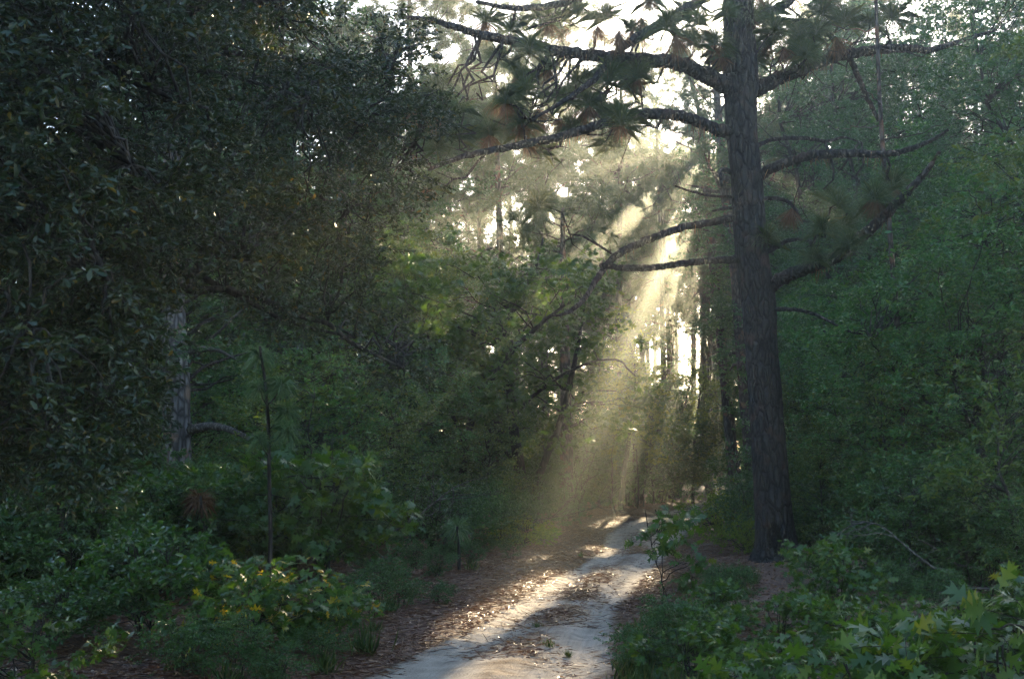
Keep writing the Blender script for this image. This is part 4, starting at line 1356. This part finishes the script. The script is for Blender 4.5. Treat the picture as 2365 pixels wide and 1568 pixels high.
# grass tufts
def grass_tuft(seed, n, h):
    r = np.random.default_rng(seed)
    mb = MB()
    p = r.standard_normal((n, 3)) * [.06, .06, 0]
    mb.scatter(STRIP, p, r.standard_normal((n, 3)) * [.42, .42, .1] + [0, 0, 1], r.standard_normal((n, 3)), np.stack([np.full(n, .007), h * r.uniform(.5, 1.1, n), np.full(n, .5)], 1))
    return mb.build('grass_tuft', M['grass'])


G0 = [grass_tuft(1, 60, .28), grass_tuft(2, 40, .2)]
first = [True, True]
GG = 'grass tufts on the path verges'
for px, dp in [(1452, 9.8), (1466, 9.4), (1475, 10.6), (1490, 9.6), (1500, 11), (1515, 10.4), (1530, 9.2), (1545, 11.6), (1585, 11), (1455, 8.8), (1520, 8.2), (1700, 15), (1730, 17), (1610, 13), (1575, 15.5), (940, 15), (905, 13.5), (1010, 17.5), (1090, 18.2), (870, 12), (850, 10.6), (1450, 9.4), (1462, 10.2), (1480, 9.0), (1470, 11.2), (1510, 10), (1440, 8.6), (1265, 11.2), (1310, 10.8), (1240, 12.5), (1500, 12.4), (760, 9.6), (640, 9.2), (540, 9.0), (1495, 8.5),
               (1560, 8.6), (1620, 8.2), (1340, 22), (1390, 25), (820, 14.5), (700, 13), (1660, 16), (1700, 18), (1640, 14.5), (450, 9.6)]:
    i = R.randrange(2)
    o = G0[i]
    if not first[i]:
        o = G0[i].copy()
        COL.objects.link(o)
    first[i] = False
    o.location = gp(px, dp)
    o.rotation_euler = (0, 0, R.uniform(0, 6))
    o.scale = (R.uniform(.7, 1.2) * (.4 if px in (1265, 1310, 1240, 1340, 1390) else 1),) * 3
    tag(o, 'small tuft of thin grass growing from the needle-strewn verge', 'grass tuft', GG)

# logs, dead branches
def log(pts, depth0, depth1, w, mat, name, label, cat):
    P3 = [at(px, py, depth0 + (depth1 - depth0) * i / (len(pts) - 1)) for i, (px, py) in enumerate(pts)]
    b = np.array([P3[0][0], P3[0][1], float(ground_z(P3[0][0], P3[0][1]))])
    c = smooth_path(np.array(P3) - b, 18)
    c[:, 2] = np.array([float(ground_z(q[0] + b[0], q[1] + b[1])) for q in c]) - b[2] + w / 2 / FPX * depth0 * .8 + np.linspace(0, .10, 18)
    mb = MB()
    mb.tube(c, np.linspace(w, w * .7, 18) / 2 / FPX * depth0, 9, .06, rngb)
    o = mb.build(name, M[mat], None, True)
    o.location = b
    return tag(o, label, cat)


log([(2060, 1325), (2150, 1312), (2240, 1300), (2320, 1288)], 18.0, 19.5, 17, 'charred_wood', 'fallen_log', 'blackened fallen log on the needle floor right of the largest pine', 'log')
log([(470, 1400), (530, 1394), (590, 1396)], 14.3, 14.0, 12, 'grey_wood', 'fallen_log', 'short grey fallen log behind the yellowing shrub at lower left', 'log')
log([(822, 1302), (860, 1300), (905, 1304)], 19.5, 19.0, 11, 'grey_wood', 'fallen_log', 'pale fallen log at the foot of the left thicket', 'log')


def dead_branch(p, az, L, lift, seed):
    r = np.random.default_rng(seed)
    mb = MB()

    def go(a, d, L, rad, depth):
        n = 8
        q = [a]
        for i in range(n):
            d = unit(d + r.standard_normal(3) * .16)
            q.append(q[-1] + d * L / n)
        q = np.array(q)
        mb.tube(q, np.linspace(rad, rad * .35, n + 1), 5)
        if depth:
            for k in range(r.integers(3, 6)):
                i = r.integers(2, n)
                go(q[i], unit(d + r.standard_normal(3) * .7), L * r.uniform(.3, .55), rad * .5, depth - 1)
    go(np.zeros(3), unit(np.array([math.cos(az), math.sin(az), lift])), L, .018, 2)
    o = mb.build('dead_branch', M['grey_wood'], None, True)
    o.location = p
    return o


GD = 'bare dead branches heaped in the right wood'
for i in range(16):
    px, dp = R.uniform(2080, 2400), R.uniform(13, 17.5)
    loc = gp(px, dp)
    o = dead_branch((loc[0], loc[1], loc[2] + R.uniform(.02, .5)), R.uniform(0, 6.28), R.uniform(.7, 1.25), R.uniform(-.08, .14), 500 + i)
    tag(o, 'bare grey dead branch in the tangled heap at the right', 'dead branch', GD)
GD2 = 'bare dead branches leaning in the left thicket'
for i, (px, dp) in enumerate([(890, 20), (930, 21), (980, 22), (820, 20), (1180, 26), (1230, 27)]):
    loc = gp(px, dp)
    o = dead_branch((loc[0], loc[1], loc[2] + .1), R.choice([.4, 2.6]), R.uniform(2.2, 3.2), R.uniform(.5, 1.2), 540 + i)
    tag(o, 'bare grey dead branch leaning in the left thicket', 'dead branch', GD2)

# ---------------------------------------------------------------- gaps in the crowns where the low sun comes through
bpy.context.view_layer.update()
GAPS = []
for px, py, r in [(1238, 1350, .5), (1200, 1372, .5), (1165, 1392, .48), (1125, 1412, .45), (1268, 1333, .40), (1085, 1438, .26), (1420, 1206, .6), (1455, 1198, .55), (1385, 1213, .45), (1350, 1395, .18), (1300, 1425, .16),
                  (1540, 1165, .6), (1590, 1158, .5), (1650, 1152, .5), (1480, 1158, .45), (1620, 1235, .4), (1665, 1225, .4)]:
    GAPS.append((on_ground(px, py), r))
for px, py, Y, r in [(1450, 1000, 33, .45), (1400, 950, 32, .35), (1130, 830, 29, .35), (1030, 720, 28, .45), (1290, 950, 31, .35), (1580, 950, 55, 1.0), (1620, 1000, 60, .9), (1480, 900, 50, .5), (1560, 760, 40, .6), (960, 560, 34, .8), (1080, 560, 36, .7),
                     (1240, 560, 40, .8), (640, 90, 10, .3), (690, 430, 9.5, .16), (760, 560, 10, .18), (1540, 640, 36, .5), (1330, 620, 36, .6), (1930, 500, 18.6, .16), (1610, 1190, 14, .25), (1560, 1250, 13.6, .2)]:
    GAPS.append((at(px, py, Y), r))
GAPS += [(at(1640, 335, 60), .95), (at(1590, 335, 62), .4), (at(1610, 400, 58), .35)]
GO = np.array([g[0] for g in GAPS])
GR_ = np.array([g[1] for g in GAPS])


def open_gaps(o):
    me = o.data
    n = len(me.vertices)
    co = np.empty(n * 3, np.float32)
    me.vertices.foreach_get('co', co)
    co = co.reshape(-1, 3)
    mw = np.array(o.matrix_world)
    bb = np.array([mw[:3, :3] @ np.array(c) + mw[:3, 3] for c in o.bound_box])
    cen, rad = bb.mean(0), np.linalg.norm(bb - bb.mean(0), axis=1).max()
    near = []
    for g, r in zip(GO, GR_):
        w = cen - g
        t = w @ SUN_DIR
        if t > -rad and np.linalg.norm(w - t * SUN_DIR) < rad + r:
            near.append((g, r))
    if not near:
        return 0
    lt = np.empty(len(me.polygons), np.int32)
    me.polygons.foreach_get('loop_total', lt)
    ls = np.empty(len(me.polygons), np.int32)
    me.polygons.foreach_get('loop_start', ls)
    lv = np.empty(len(me.loops), np.int32)
    me.loops.foreach_get('vertex_index', lv)
    W = co @ mw[:3, :3].T.astype(np.float32) + mw[:3, 3].astype(np.float32)
    bad = np.zeros(n, bool)
    for g, r in near:
        w = W - g
        t = w @ SUN_DIR
        d = np.linalg.norm(w - t[:, None] * SUN_DIR, axis=1)
        bad |= (d < r) & (t > .5)
    fb = np.logical_or.reduceat(bad[lv], ls)
    solid = me.get('solid', 0)
    fb[:solid] = False
    if not fb.any():
        return 0
    keep = ~fb
    mb = MB()
    mb.add(co, lv[np.repeat(keep, lt)], lt[keep])
    tmp = mb.build('tmp', me.materials[0], None, bool(solid))
    tmp.data['solid'] = solid
    o.data = tmp.data
    o.data.name = me.name
    bpy.data.objects.remove(tmp)
    return int(fb.sum())


for o in list(sc.objects):
    if o.type == 'MESH' and o.name.split('.')[0] in ('crown', 'foliage', 'needles', 'dead_needles', 'trunk', 'branch') and (o.name.split('.')[0] not in ('trunk', 'branch') or 'solid' in o.data):
        if not (o.name.startswith('branch') and o.parent == bigpine):
            open_gaps(o)

# ---------------------------------------------------------------- haze
hz = MB()
x0, x1, y0, y1, z0, z1 = -170, 170, -45, 196, -1.6, 33
hz.add([(x0, y0, z0), (x1, y0, z0), (x1, y1, z0), (x0, y1, z0), (x0, y0, z1), (x1, y0, z1), (x1, y1, z1), (x0, y1, z1)],
       [0, 3, 2, 1, 4, 5, 6, 7, 0, 1, 5, 4, 1, 2, 6, 5, 2, 3, 7, 6, 3, 0, 4, 7], [4] * 6)
hm = bpy.data.materials.new('haze')
hm.use_nodes = True
hn = hm.node_tree.nodes
hn.remove(hn['Principled BSDF'])
pv = hn.new('ShaderNodeVolumePrincipled')
pv.inputs['Color'].default_value = (0.89, 0.95, 0.88, 1)
pv.inputs['Density'].default_value = HAZE_DENSITY
pv.inputs['Anisotropy'].default_value = HAZE_ANISO
hm.node_tree.links.new(pv.outputs[0], hn['Material Output'].inputs['Volume'])
haze = hz.build('haze', hm)
tag(haze, 'thin bright morning haze hanging between the trees', 'haze', kind='stuff')
